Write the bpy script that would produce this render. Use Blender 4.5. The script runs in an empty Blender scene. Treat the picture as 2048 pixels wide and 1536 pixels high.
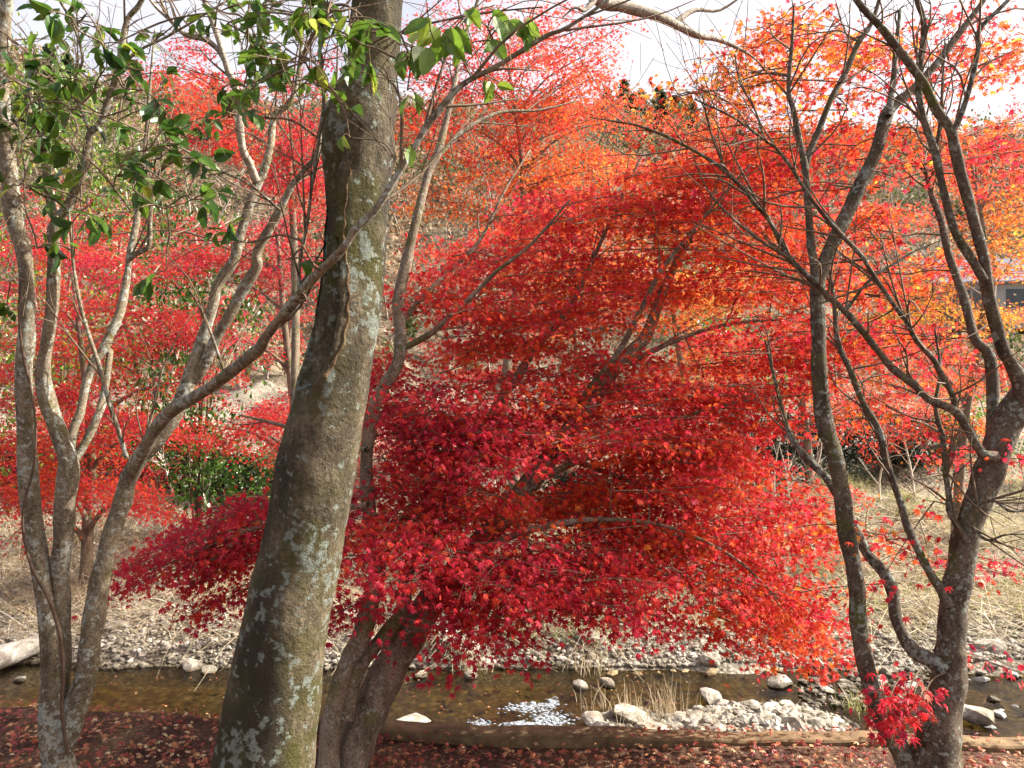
import bpy, math, random
import numpy as np
from mathutils import Vector, noise as mnoise

random.seed(7); RNG = np.random.default_rng(7)
S = bpy.context.scene
COL = S.collection

# ------------------------------------------------------------------ camera
CAM_Z, F = 1.6, 1536.0
cd = bpy.data.cameras.new('camera'); cd.lens = 27; cd.sensor_width = 36
cd.clip_start = 0.05; cd.clip_end = 1500
cam = bpy.data.objects.new('camera', cd); COL.objects.link(cam)
cam.location = (0, 0, CAM_Z); cam.rotation_euler = (math.radians(90), 0, 0)
S.camera = cam

# ------------------------------------------------------------------ sky, sun, exposure
SUN_EL, SUN_AZ = math.radians(36), math.radians(80)      # azimuth from the view direction towards the right
w = bpy.data.worlds.new('World'); S.world = w; w.use_nodes = True
nt = w.node_tree
sky = nt.nodes.new('ShaderNodeTexSky'); sky.sky_type = 'NISHITA'; sky.sun_disc = False
sky.sun_elevation = SUN_EL; sky.sun_rotation = SUN_AZ
sky.air_density = 0.6; sky.dust_density = 9.0; sky.ozone_density = 0.2
bg = nt.nodes['Background']; bg.inputs[1].default_value = 0.15
# thin bright cloud veil, thickest low in the sky
tc = nt.nodes.new('ShaderNodeTexCoord'); sp = nt.nodes.new('ShaderNodeSeparateXYZ'); nt.links.new(tc.outputs['Generated'], sp.inputs[0])
el = nt.nodes.new('ShaderNodeMapRange'); nt.links.new(sp.outputs[2], el.inputs[0]); el.inputs[1].default_value = .28; el.inputs[2].default_value = .75; el.inputs[3].default_value = 1; el.inputs[4].default_value = .12
cn = nt.nodes.new('ShaderNodeTexNoise'); cn.inputs['Scale'].default_value = 5; cn.inputs['Detail'].default_value = 7; nt.links.new(tc.outputs['Generated'], cn.inputs['Vector'])
cr = nt.nodes.new('ShaderNodeMapRange'); nt.links.new(cn.outputs[0], cr.inputs[0]); cr.inputs[1].default_value = .30; cr.inputs[2].default_value = .58; cr.inputs[3].default_value = .45
cm = nt.nodes.new('ShaderNodeMath'); cm.operation = 'MULTIPLY'; nt.links.new(el.outputs[0], cm.inputs[0]); nt.links.new(cr.outputs[0], cm.inputs[1])
cx = nt.nodes.new('ShaderNodeMix'); cx.data_type = 'RGBA'; nt.links.new(cm.outputs[0], cx.inputs[0]); nt.links.new(sky.outputs[0], cx.inputs[6]); cx.inputs[7].default_value = (2.95, 2.88, 3.0, 1)
nt.links.new(cx.outputs[2], bg.inputs[0])
sd = bpy.data.lights.new('sun', 'SUN'); sd.energy = 5.0; sd.angle = math.radians(0.5); sd.color = (1, .95, .87)
sun = bpy.data.objects.new('sun', sd); COL.objects.link(sun)
sdir = Vector((math.sin(SUN_AZ)*math.cos(SUN_EL), math.cos(SUN_AZ)*math.cos(SUN_EL), math.sin(SUN_EL)))
sun.rotation_euler = sdir.to_track_quat('Z', 'Y').to_euler(); sun.location = sdir*60
S.view_settings.view_transform = 'Standard'; S.view_settings.look = 'None'
S.view_settings.exposure = 1.45; S.view_settings.gamma = 1.0
S.cycles.max_bounces = 7; S.cycles.diffuse_bounces = 5; S.cycles.transmission_bounces = 4
S.cycles.transparent_max_bounces = 8; S.cycles.use_denoising = True
S.cycles.caustics_reflective = False; S.cycles.caustics_refractive = False

def P(px, py, D):
    """a point seen at a photograph position, at its estimated distance"""
    return np.array([(px-1024)/F*D, D, CAM_Z-(py-768)/F*D])

# ------------------------------------------------------------------ materials
def mat(name):
    m = bpy.data.materials.new(name); m.use_nodes = True
    n = m.node_tree.nodes; return m, n, m.node_tree.links, n['Principled BSDF']
def ramp(n, stops, interp='LINEAR'):
    r = n.new('ShaderNodeValToRGB'); e = r.color_ramp.elements; r.color_ramp.interpolation = interp
    while len(e) < len(stops): e.new(0.5)
    for k, (p, c) in enumerate(stops): e[k].position = p; e[k].color = (*c, 1) if len(c) == 3 else c
    return r
def nz(n, l, co, scale, detail=6, rough=.6):
    t = n.new('ShaderNodeTexNoise'); t.inputs['Scale'].default_value = scale
    t.inputs['Detail'].default_value = detail; t.inputs['Roughness'].default_value = rough
    if co: l.new(co, t.inputs['Vector'])
    return t
def mixc(n, l, fac, a, b, mode='MIX'):
    x = n.new('ShaderNodeMix'); x.data_type = 'RGBA'; x.blend_type = mode
    for i, v in ((0, fac), (6, a), (7, b)):
        if hasattr(v, 'links'): l.new(v, x.inputs[i])
        elif isinstance(v, (int, float)): x.inputs[i].default_value = v
        else: x.inputs[i].default_value = (*v, 1)
    return x.outputs[2]
def bump(n, l, h, strength, dist, bsdf):
    b = n.new('ShaderNodeBump'); b.inputs['Strength'].default_value = strength; b.inputs['Distance'].default_value = dist
    l.new(h, b.inputs['Height']); l.new(b.outputs[0], bsdf.inputs['Normal'])
def gco(n): return n.new('ShaderNodeNewGeometry').outputs['Position']

def bark_mat(name, dark, light, lichen=(.42,.45,.40), lichen_amt=.12, moss=(.10,.11,.02), moss_amt=.2, sc=1.0, bstr=.8, shade_patch=0):
    m, n, l, b = mat(name); co = gco(n)
    map_ = n.new('ShaderNodeMapping'); l.new(co, map_.inputs[0]); map_.inputs['Scale'].default_value = (1, 1, .45)
    a = nz(n, l, map_.outputs[0], 9*sc, 8, .7)
    c = ramp(n, [(.32, dark), (.62, light)]); l.new(a.outputs[0], c.inputs[0])
    fine = nz(n, l, co, 70*sc, 5, .7); fr = ramp(n, [(.32, (.38,.38,.38)), (.68, (1.4,1.4,1.4))]); l.new(fine.outputs[0], fr.inputs[0])
    col = mixc(n, l, 1.0, c.outputs[0], fr.outputs[0], 'MULTIPLY')
    mo = nz(n, l, co, 3.2*sc, 7, .72); mr = ramp(n, [(.60-.3*moss_amt, (0,0,0)), (.72-.2*moss_amt, (1,1,1))]); l.new(mo.outputs[0], mr.inputs[0])
    col = mixc(n, l, mr.outputs[0], col, moss)
    if shade_patch:  # dark noise patches painted into the bark for the shade on the upper trunk
        sn = nz(n, l, map_.outputs[0], 2.6, 6, .62); sr = ramp(n, [(.52-.1*shade_patch, (0,0,0)), (.62-.1*shade_patch, (.9,.9,.9))]); l.new(sn.outputs[0], sr.inputs[0])
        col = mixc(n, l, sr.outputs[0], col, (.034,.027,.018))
    li = nz(n, l, co, 30*sc, 5, .62); li2 = nz(n, l, co, 5*sc, 3, .55)
    ad = n.new('ShaderNodeMath'); ad.operation = 'MULTIPLY_ADD'; l.new(li2.outputs[0], ad.inputs[0]); ad.inputs[1].default_value = .5
    l.new(li.outputs[0], ad.inputs[2])
    lr = ramp(n, [(.90-lichen_amt, (0,0,0)), (.96-lichen_amt, (.85,.85,.85))]); l.new(ad.outputs[0], lr.inputs[0])
    lv = nz(n, l, co, 60*sc, 3, .6); lc = ramp(n, [(.3, tuple(x*.55 for x in lichen)), (.7, lichen)]); l.new(lv.outputs[0], lc.inputs[0])
    col = mixc(n, l, lr.outputs[0], col, lc.outputs[0])
    l.new(col, b.inputs['Base Color']); b.inputs['Roughness'].default_value = .9; b.inputs['Specular IOR Level'].default_value = .2
    bm_ = n.new('ShaderNodeMath'); bm_.operation = 'ADD'; l.new(a.outputs[0], bm_.inputs[0]); l.new(fine.outputs[0], bm_.inputs[1])
    bump(n, l, bm_.outputs[0], bstr, .012, b)
    return m

def leaf_mat(name, stops, trans=.45, rough=.45, spec=.35):
    m, n, l, b = mat(name)
    at = n.new('ShaderNodeAttribute'); at.attribute_name = 'tint'
    r = ramp(n, stops); l.new(at.outputs['Fac'], r.inputs[0])
    v = nz(n, l, gco(n), 60, 3, .6); vr = ramp(n, [(.3, (.72,.72,.72)), (.7, (1.18,1.18,1.18))]); l.new(v.outputs[0], vr.inputs[0])
    col = mixc(n, l, 1.0, r.outputs[0], vr.outputs[0], 'MULTIPLY')
    l.new(col, b.inputs['Base Color']); b.inputs['Roughness'].default_value = rough; b.inputs['Specular IOR Level'].default_value = spec
    t = n.new('ShaderNodeBsdfTranslucent'); l.new(col, t.inputs[0])
    mx = n.new('ShaderNodeMixShader'); mx.inputs[0].default_value = trans
    l.new(b.outputs[0], mx.inputs[1]); l.new(t.outputs[0], mx.inputs[2])
    l.new(mx.outputs[0], n['Material Output'].inputs[0])
    return m

def plain_mat(name, a, b_, sc, rough=.85, bs=.4, bd=.01, spec=.3, wet=False):
    m, n, l, b = mat(name); co = gco(n)
    t = nz(n, l, co, sc, 8, .68); r = ramp(n, [(.3, a), (.7, b_)]); l.new(t.outputs[0], r.inputs[0])
    col = r.outputs[0]
    if wet:      # stains, and the dark wet band just above the water
        st = nz(n, l, co, 3.5, 6, .7); sr = ramp(n, [(.42, (.45,.42,.36)), (.60, (1,1,1))]); l.new(st.outputs[0], sr.inputs[0]); col = mixc(n, l, 1.0, col, sr.outputs[0], 'MULTIPLY')
        sx = n.new('ShaderNodeSeparateXYZ'); l.new(co, sx.inputs[0]); mr_ = n.new('ShaderNodeMapRange'); l.new(sx.outputs[2], mr_.inputs[0]); mr_.inputs[1].default_value = -1.89; mr_.inputs[2].default_value = -1.83
        wr = ramp(n, [(0, (.28,.25,.20)), (1, (1,1,1))]); l.new(mr_.outputs[0], wr.inputs[0]); col = mixc(n, l, 1.0, col, wr.outputs[0], 'MULTIPLY')
    l.new(col, b.inputs['Base Color']); b.inputs['Roughness'].default_value = rough; b.inputs['Specular IOR Level'].default_value = spec
    bump(n, l, t.outputs[0], bs, bd, b)
    return m

MAPLE = [(0, (.42,.026,.070)), (.22, (.58,.034,.066)), (.42, (.68,.050,.045)), (.62, (.74,.125,.035)), (.82, (.76,.26,.04)), (1, (.76,.45,.07))]
M_MAPLE = leaf_mat('maple_leaf', MAPLE, .58, .5, .25)
M_GREEN = leaf_mat('glossy_green_leaf', [(0, (.020,.050,.012)), (.4, (.045,.115,.016)), (.8, (.14,.24,.025)), (1, (.36,.40,.05))], .45, .3, .5)
M_SHADEGREEN = leaf_mat('shaded_evergreen_leaf', [(0, (.008,.016,.007)), (.6, (.022,.042,.014)), (1, (.07,.11,.03))], .25, .4, .3)  # evergreen leaf colour darkened, with the shade over the far shrubs painted in
M_LITTER = leaf_mat('fallen_leaf', [(0, (.20,.035,.04)), (.3, (.36,.065,.055)), (.55, (.48,.16,.08)), (.8, (.58,.32,.14)), (1, (.68,.54,.32))], .25)
M_STRAW = leaf_mat('dry_straw', [(0, (.20,.135,.075)), (.4, (.45,.35,.21)), (.75, (.68,.58,.40)), (.9, (.42,.42,.15)), (1, (.20,.27,.06))], .25, .6, .2)
M_WOODS = leaf_mat('hill_leaf', [(0, (.10,.085,.06)), (.3, (.24,.19,.12)), (.5, (.36,.26,.17)), (.65, (.34,.20,.12)), (.8, (.16,.17,.06)), (1, (.07,.11,.035))], .3, .7, .1)
M_CONIFER = leaf_mat('conifer_needles', [(0, (.10,.15,.09)), (1, (.20,.26,.14))], .15, .6, .2)
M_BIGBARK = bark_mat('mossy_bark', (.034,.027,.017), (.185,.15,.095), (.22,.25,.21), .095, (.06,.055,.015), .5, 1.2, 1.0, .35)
M_CAMBARK = bark_mat('smooth_grey_bark', (.075,.06,.038), (.235,.19,.13), (.34,.36,.31), .11, (.10,.09,.02), .15, 1.6, .4)
M_MAPBARK = bark_mat('maple_bark', (.065,.048,.032), (.26,.20,.14), (.32,.32,.27), .06, (.11,.11,.03), .25, 1.5, .6)
M_RIGHTBARK = bark_mat('dark_maple_bark', (.04,.030,.020), (.155,.12,.085), (.26,.28,.24), .10, (.08,.085,.02), .25, 1.5, .6)
M_PALEBARK = bark_mat('pale_bark', (.20,.17,.13), (.42,.37,.30), (.45,.45,.4), .04, (.2,.18,.1), .0, 1.2, .5)
M_TWIG = plain_mat('twig_bark', (.07,.045,.03), (.20,.145,.09), 40)
M_PALETWIG = plain_mat('bleached_twig', (.34,.29,.22), (.62,.57,.48), 25)
M_DULLTWIG = plain_mat('dull_twig', (.16,.13,.10), (.36,.31,.25), 10)
M_VINE = plain_mat('vine_bark', (.05,.028,.02), (.12,.08,.05), 50)
M_STONE = plain_mat('pale_stone', (.25,.225,.185), (.60,.56,.48), 9, .9, .8, .04, wet=True)
M_DARKSTONE = plain_mat('grey_stone', (.14,.14,.13), (.36,.35,.32), 8, .85, .7, .03)
M_BEDSTONE = plain_mat('bed_pebble', (.10,.07,.03), (.36,.27,.15), 8)

# ------------------------------------------------------------------ mesh helpers
def link(o, parent=None):
    COL.objects.link(o)
    if parent is not None: o.parent = parent
    return o
def tag(o, label=None, cat=None, group=None, kind=None):
    if label: o['label'] = label
    if cat: o['category'] = cat
    if group: o['group'] = group
    if kind: o['kind'] = kind
    return o
def thing(name, label, cat, loc=(0,0,0), group=None):
    o = bpy.data.objects.new(name, None); o.empty_display_size = .1; o.location = tuple(float(v) for v in loc)
    return tag(link(o), label, cat, group)
def part(o, root):
    """parent o (built in world space) to root, keeping it where it stands"""
    off = Vector(root.location); q = root.parent
    while q is not None: off += Vector(q.location); q = q.parent
    if o.type == 'MESH': o.data.transform(__import__('mathutils').Matrix.Translation(-off))
    o.parent = root
    return o
def mesh_np(name, V, faces, m, smooth=True, tint=None):
    """V (n,3); faces: (m,3|4) array"""
    me = bpy.data.meshes.new(name); V = np.asarray(V, np.float32); Fc = np.asarray(faces, np.int32)
    k = Fc.shape[1]
    me.vertices.add(len(V)); me.vertices.foreach_set('co', V.ravel())
    me.loops.add(Fc.size); me.loops.foreach_set('vertex_index', Fc.ravel())
    me.polygons.add(len(Fc)); me.polygons.foreach_set('loop_start', np.arange(0, Fc.size, k, dtype=np.int32))
    me.polygons.foreach_set('loop_total', np.full(len(Fc), k, np.int32))
    me.polygons.foreach_set('use_smooth', np.full(len(Fc), smooth))
    if tint is not None:
        a = me.attributes.new('tint', 'FLOAT', 'POINT'); a.data.foreach_set('value', np.asarray(tint, np.float32))
    me.update(); me.validate()
    if m: me.materials.append(m)
    return bpy.data.objects.new(name, me)

def catmull(C, sub):
    C = np.asarray(C, float); out = []
    A = np.vstack([2*C[0]-C[1], C, 2*C[-1]-C[-2]])
    for i in range(1, len(A)-2):
        p0, p1, p2, p3 = A[i-1:i+3]
        for t in np.linspace(0, 1, sub, endpoint=False):
            out.append(.5*((2*p1)+(-p0+p2)*t+(2*p0-5*p1+4*p2-p3)*t*t+(-p0+3*p1-3*p2+p3)*t**3))
    out.append(A[-2]); return np.array(out)

class Tubes:
    def __init__(s): s.V, s.Fq, s.n = [], [], 0
    def add(s, pts, rad, sides=8, sub=4, rough=.06, shape=None):
        C = catmull(np.column_stack([pts, rad]), sub) if sub > 1 and len(pts) > 1 else np.column_stack([pts, rad])
        p, r = C[:, :3], np.maximum(C[:, 3], .0008); n = len(p)
        T = np.gradient(p, axis=0); T /= np.linalg.norm(T, axis=1)[:, None]+1e-9
        u = np.cross(T[0], [0, 1, .3]); u /= np.linalg.norm(u)+1e-9
        ang = np.linspace(0, 2*np.pi, sides, endpoint=False); rings = []
        ph = RNG.uniform(0, 6.28, 6)
        for i in range(n):
            u = u-T[i]*np.dot(u, T[i]); u /= np.linalg.norm(u)+1e-9; v = np.cross(T[i], u)
            rr = r[i]*(1+rough*(np.sin(2*ang+ph[0]+i*.33)+.7*np.sin(3*ang+ph[1]-i*.57)+.8*np.sin(ph[2]+i*.9)*np.ones_like(ang)))
            if shape is not None: rr = rr*shape(i/(n-1), ang, p[i])
            rings.append(p[i]+rr[:, None]*(np.cos(ang)[:, None]*u+np.sin(ang)[:, None]*v))
        rings.append(np.repeat((p[-1]+T[-1]*r[-1]*.8)[None], sides, 0)*.999+rings[-1]*.001)
        s.V.append(np.vstack(rings)); m = len(rings)
        i = np.arange(m-1)[:, None]*sides; j = np.arange(sides)[None]; k = (j+1) % sides
        s.Fq.append((np.stack([i+j, i+k, i+sides+k, i+sides+j], -1).reshape(-1, 4))+s.n); s.n += m*sides
        return p, r
    def build(s, name, m, root=None):
        o = mesh_np(name, np.vstack(s.V), np.vstack(s.Fq), m)
        link(o); return part(o, root) if root is not None else o

def px_tube(tb, spec, D=None, **k):
    """spec rows: px, py, width px, distance"""
    pts = [P(a, b, d) for a, b, w_, d in spec]; rad = [w_*.5*d/F for a, b, w_, d in spec]
    return tb.add(np.array(pts), np.array(rad), **k)
def depth(rows, d0, d1):
    """rows of px, py, width -> with distance running from d0 to d1"""
    n = len(rows); return [(a, b, c, d0+(d1-d0)*i/(n-1)) for i, (a, b, c) in enumerate(rows)]

# leaf templates: centre + outline
def maple_tpl(lobes):
    tips = {7: [(-128,.42),(-88,.72),(-45,.92),(0,1.0),(45,.92),(88,.72),(128,.42)], 5: [(-105,.55),(-50,.9),(0,1.0),(50,.9),(105,.55)]}[lobes]
    out = [(0, -.12, 0)]
    for i, (a, r) in enumerate(tips):
        a_ = math.radians(a); out.append((math.sin(a_)*r*.62, math.cos(a_)*r*.62+.08, -.10*r))
        if i < len(tips)-1:
            b_ = math.radians((a+tips[i+1][0])/2); q = .30; out.append((math.sin(b_)*q*.75, math.cos(b_)*q*.75+.06, .02))
    V = np.array([(0, .05, .03)]+out); n = len(out)
    Fc = np.array([(0, 1+i, 1+(i+1) % n) for i in range(n)]); return V, Fc
T7, T5 = maple_tpl(7), maple_tpl(5)
def oval_tpl():
    o = [(0,0,0),(.15,.1,.03),(.25,.32,.07),(.27,.55,.07),(.17,.82,.02),(0,1.05,-.08),(-.17,.82,.02),(-.27,.55,.07),(-.25,.32,.07),(-.15,.1,.03)]
    V = np.array([(0,.5,-.01)]+o); n = len(o); return V, np.array([(0, 1+i, 1+(i+1) % n) for i in range(n)])
TOV = oval_tpl()
TQ = (np.array([(0,-.5,0),(.42,-.1,.1),(.2,.45,-.05),(-.3,.5,.08),(-.45,-.05,0)], float), np.array([(0,1,2),(0,2,3),(0,3,4)]))

class Leaves:
    def __init__(s): s.p, s.n, s.t, s.s, s.c = [], [], [], [], []
    def add(s, p, n, t, size, tint):
        s.p.append(p); s.n.append(n); s.t.append(t); s.s.append(size); s.c.append(tint)
    def count(s): return sum(len(x) for x in s.p)
    def build(s, name, tpl, m, root=None):
        p = np.vstack(s.p); n = np.vstack(s.n); t = np.vstack(s.t); sz = np.concatenate(s.s); c = np.clip(np.concatenate(s.c), 0, 1)
        t = t/(np.linalg.norm(t, axis=1)[:, None]+1e-9); n = n-t*(n*t).sum(1)[:, None]; n /= np.linalg.norm(n, axis=1)[:, None]+1e-9
        sd_ = np.cross(n, t); V, Fc = tpl; k = len(V); curl = RNG.uniform(.3, 2.6, len(p))
        W = p[:, None]+sz[:, None, None]*(V[None, :, 0, None]*sd_[:, None]+V[None, :, 1, None]*t[:, None]+(V[None, :, 2]*curl[:, None])[:, :, None]*n[:, None])
        Fa = (Fc[None]+(np.arange(len(p))*k)[:, None, None]).reshape(-1, 3)
        o = mesh_np(name, W.reshape(-1, 3), Fa, m, False, np.repeat(c, k)); link(o)
        return part(o, root) if root is not None else o

def unit(v): return v/(np.linalg.norm(v)+1e-9)
def spray(L, tw, c, axis, length, width, thick, n, size, hue, hv=.10, up=.75, droop=.25):
    """a flat tier of leaves along a twig, as maples carry them"""
    axis = unit(np.asarray(axis, float)); side = unit(np.cross(axis, [0, 0, 1])); upv = np.cross(side, axis)
    u = RNG.uniform(-.5, .5, n); taper = np.sqrt(np.clip(1-(2*u)**2*.85, .05, 1))
    v = RNG.normal(0, .42, n)*taper; q = RNG.normal(0, 1, n)
    p = c+np.outer(u*length, axis)+np.outer(v*width, side)+np.outer(q*thick, upv)
    p[:, 2] -= droop*length*((u+.3)**2)*.5+droop*np.abs(v)*width*.4
    nn = np.tile([0, 0, up], (n, 1))+RNG.normal(0, .45, (n, 3))+np.array([0, -.25, 0])
    t = np.outer(np.ones(n), axis)*.6+np.outer(np.sign(v), side)*.5+RNG.normal(0, .5, (n, 3)); t[:, 2] -= .55
    L.add(p, nn, t, size*RNG.uniform(.5, 1.3, n), hue+RNG.normal(0, hv, n))
    if tw is not None:
        a = c-axis*length*.5; b = c+axis*length*.42; b[2] -= droop*length*.25; mid = (a+b)/2+np.array([0, 0, .02])
        tw.add(np.array([a, mid, b]), np.array([.0032, .0024, .001])*max(1, length/.7), sides=4, sub=2, rough=0)
        for k in range(4):
            f = RNG.uniform(.15, .85); s_ = a+(b-a)*f; e = s_+axis*length*.15+side*width*.55*(1 if k % 2 else -1); e[2] -= .03
            tw.add(np.array([s_, (s_+e)/2+[0, 0, .01], e]), np.array([.0018, .0014, .0008])*max(1, length/.7), sides=3, sub=1, rough=0)
        return a
    return c

class Skeleton:
    def __init__(s): s.p, s.r = [], []
    def add(s, pr): s.p.append(pr[0]); s.r.append(pr[1])
    def nearest(s, q, base=None):
        A = np.vstack(s.p); R_ = np.concatenate(s.r); d = np.linalg.norm(A-q, axis=1)+np.maximum(0, A[:, 2]-q[2])*.5
        i = int(np.argmin(d)); return A[i], R_[i]
def connect(tw, sk, a, r0=.007, sides=5):
    b, rb = sk.nearest(a); d = np.linalg.norm(a-b); r = min(rb*.6, r0*(.6+.5*d))
    m1 = b+(a-b)*.35+np.array([RNG.normal(0, .04), RNG.normal(0, .04), .06])*d
    m2 = b+(a-b)*.7+np.array([RNG.normal(0, .03), RNG.normal(0, .03), .05])*d
    pr = tw.add(np.array([b, m1, m2, a]), np.array([r, r*.75, r*.55, r*.35]), sides=sides, sub=3, rough=.05)
    sk.add((pr[0][3:], pr[1][3:]))

def side_twigs(tw, sk, n, lmin=.12, lmax=.4, rmax=.014):
    A = np.vstack(sk.p); Q = np.concatenate(sk.r); ok = np.where((Q < rmax)&(Q > .0015))[0]
    for i in RNG.choice(ok, min(n, len(ok)), replace=False):
        j = min(i+1, len(A)-1); d = A[j]-A[i]
        d = unit(d) if np.linalg.norm(d) < .4 else np.array([0, 0, 1.])
        d = unit(d+RNG.normal(0, .55, 3)+[0, 0, .15]); ln = RNG.uniform(lmin, lmax); r = min(Q[i]*.6, .0045); b = A[i]
        m_ = b+d*ln*.5+RNG.normal(0, .06, 3)*ln; e = b+d*ln+RNG.normal(0, .1, 3)*ln
        tw.add(np.array([b, m_, e]), np.array([r, r*.7, .001]), sides=4, sub=3, rough=.05)
        for k in range(2):
            s_ = (m_+e)/2 if k else m_; e2 = s_+unit(d+RNG.normal(0, .6, 3))*ln*RNG.uniform(.25, .5); tw.add(np.array([s_, (s_+e2)/2+RNG.normal(0, .02, 3)*ln, e2]), np.array([r*.5, r*.4, .0008]), sides=3, sub=2, rough=0)

def ellipses(L, tw, sk, rows, length, width, thick, nleaf, size, out_from, conn=True, slope=0.0, mul=1.0, **k):
    """rows: px, py, rx, ry, dmin, dmax, sprays, hue"""
    for (px, py, rx, ry, d0, d1, n, hue) in rows:
        pts = []; n = int(round(n*mul))
        for i in range(n):
            a = RNG.uniform(0, 6.283); q = math.sqrt(RNG.uniform(0, 1)); D = RNG.uniform(d0, d1)
            pts.append(P(px+math.cos(a)*q*rx, py+math.sin(a)*q*ry, D))
        for c in pts:
            o = c-out_from; o[2] *= .12; ax = unit(o)+RNG.normal(0, .35, 3)*[1, 1, .15]; ax[2] += slope
            ln = length*RNG.uniform(.6, 1.3)
            root = spray(L, tw, c, ax, ln, width*RNG.uniform(.7, 1.3), thick, int(nleaf*RNG.uniform(.6, 1.3)), size, hue+RNG.normal(0, .08), **k)
            if conn and sk is not None: connect(tw, sk, root)

# ------------------------------------------------------------------ terrain
YS = np.array([-30, 0, 3, 4.3, 5.0, 5.6, 7.0, 8.8, 9.5, 10.2, 12, 14, 18, 24, 30, 40, 60, 80, 92, 110, 170, 400])
ZS = np.array([.35, 0, 0, -.9, -1.7, -2.0, -2.1, -2.05, -1.9, -1.68, -1.4, -1.1, -.55, .7, 2.2, 6.5, 17.5, 28, 31, 31, 24, 10])
def edge(x): return np.interp(x, [-6, -3, -1, 0, 2.5, 6], [4.1, 3.82, 3.66, 3.53, 3.42, 3.3])
def shore(x): return 9.45+.06*np.sin(x*1.7+.5)+.05*np.sin(x*3.9)+np.where(x > 3.6, -.0, 0)-.03*x
def ground(x, y):
    x = np.asarray(x, float); y = np.asarray(y, float)
    z = np.interp(y, YS, ZS)
    e = edge(x); near = np.where(y <= e, 0.0+.02*np.sin(x*2.1+y*3.3)-np.minimum(y, 0)*.02, np.interp(y-e, [0, .25, 1.0, 2.0, 3.2], [0, -.35, -1.55, -2.0, -2.1]))
    z = np.where(y < 6.8, near, z)
    sh = shore(x); far = np.interp(y-sh, [-1.2, -.25, 0, .3, .9, 2.6], [-2.08, -2.02, -1.9, -1.76, -1.62, -1.36])
    z = np.where((y > 8.2) & (y < 12.0), far, z)
    und = .10*np.sin(x*1.3+y*.7)+.08*np.sin(x*2.9-y*1.1)+.05*np.sin(x*5.3+y*4.1)
    z = z+und*np.clip((y-10)/1.5, 0, 1)*np.clip(1+(y-20)/20, 1, 6)
    lat = x/np.maximum(y, 1)
    f = np.interp(lat, [-1.5, -.67, -.38, -.05, .15, .32, .67, 1.5], [1.35, 1.24, 1.02, 1.02, 1.0, .88, .90, 1.0])
    return np.where(z > 2.2, 2.2+(z-2.2)*f, z)
def gz(x, y): return float(ground(x, y))

def sheet(name, xs, ys, m, dispz=None):
    X, Y = np.meshgrid(xs, ys); Z = ground(X, Y)
    if dispz is not None: Z = Z+dispz(X, Y)
    n, k = X.shape; i = np.arange(n-1)[:, None]*k; j = np.arange(k-1)[None]
    Fc = np.stack([i+j, i+j+1, i+k+j+1, i+k+j], -1).reshape(-1, 4)
    o = link(mesh_np(name, np.stack([X, Y, Z], -1).reshape(-1, 3), Fc, m)); tag(o, kind='structure'); return o

def ground_mat(name, cols, scs, bd):
    m, n, l, b = mat(name); co = gco(n)
    big = nz(n, l, co, scs[0], 6, .65); r1 = ramp(n, [(.36, cols[0]), (.50, cols[1]), (.64, cols[2])]); l.new(big.outputs[0], r1.inputs[0])
    v = n.new('ShaderNodeTexVoronoi'); v.inputs['Scale'].default_value = scs[1]; l.new(co, v.inputs['Vector'])
    r2 = ramp(n, [(.15, (1.35,1.35,1.35)), (.55, (.45,.45,.45))]); l.new(v.outputs['Distance'], r2.inputs[0])
    fine = nz(n, l, co, scs[2], 6, .7); r3 = ramp(n, [(.3, (.55,.55,.55)), (.7, (1.3,1.3,1.3))]); l.new(fine.outputs[0], r3.inputs[0])
    c = mixc(n, l, .7, r1.outputs[0], r2.outputs[0], 'MULTIPLY'); c = mixc(n, l, 1.0, c, r3.outputs[0], 'MULTIPLY')
    l.new(c, b.inputs['Base Color']); b.inputs['Roughness'].default_value = .95; b.inputs['Specular IOR Level'].default_value = .15
    inv = n.new('ShaderNodeMath'); inv.operation = 'SUBTRACT'; l.new(fine.outputs[0], inv.inputs[0]); l.new(v.outputs['Distance'], inv.inputs[1])
    bump(n, l, inv.outputs[0], .9, bd, b); return m
G_NEAR = ground_mat('leafy_soil', [(.10,.05,.038), (.18,.10,.065), (.27,.17,.10)], (3, 40, 90), .02)
G_BED = ground_mat('stream_bed', [(.19,.145,.06), (.36,.285,.12), (.52,.43,.22)], (2.2, 9, 30), .04)
G_FAR = ground_mat('gravel_bank', [(.18,.155,.115), (.33,.285,.215), (.48,.43,.34)], (.9, 18, 50), .04)
G_HILL = ground_mat('wooded_slope', [(.14,.11,.07), (.27,.21,.14), (.36,.30,.21)], (.12, .9, 5), .3)

xs = np.sinh(np.linspace(-4.2, 4.2, 241))*3.2
xs = np.clip(xs, -110, 110); xs = np.unique(xs)
sheet('near_bank', xs, np.concatenate([np.linspace(-14, 2.6, 24), np.linspace(2.7, 6.0, 60)]), G_NEAR)
sheet('stream_bed', xs, np.linspace(6.0, 9.2, 50), G_BED, lambda X, Y: .03*np.sin(X*4.1+Y*3)*np.sin(Y*5.2-X*2)*((Y > 6.05) & (Y < 9.15)))
sheet('far_bank', xs, np.linspace(9.2, 27, 130), G_FAR)
sheet('hillside', xs*2.6, np.concatenate([np.linspace(27, 110, 90), np.linspace(115, 400, 20)]), G_HILL)

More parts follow.
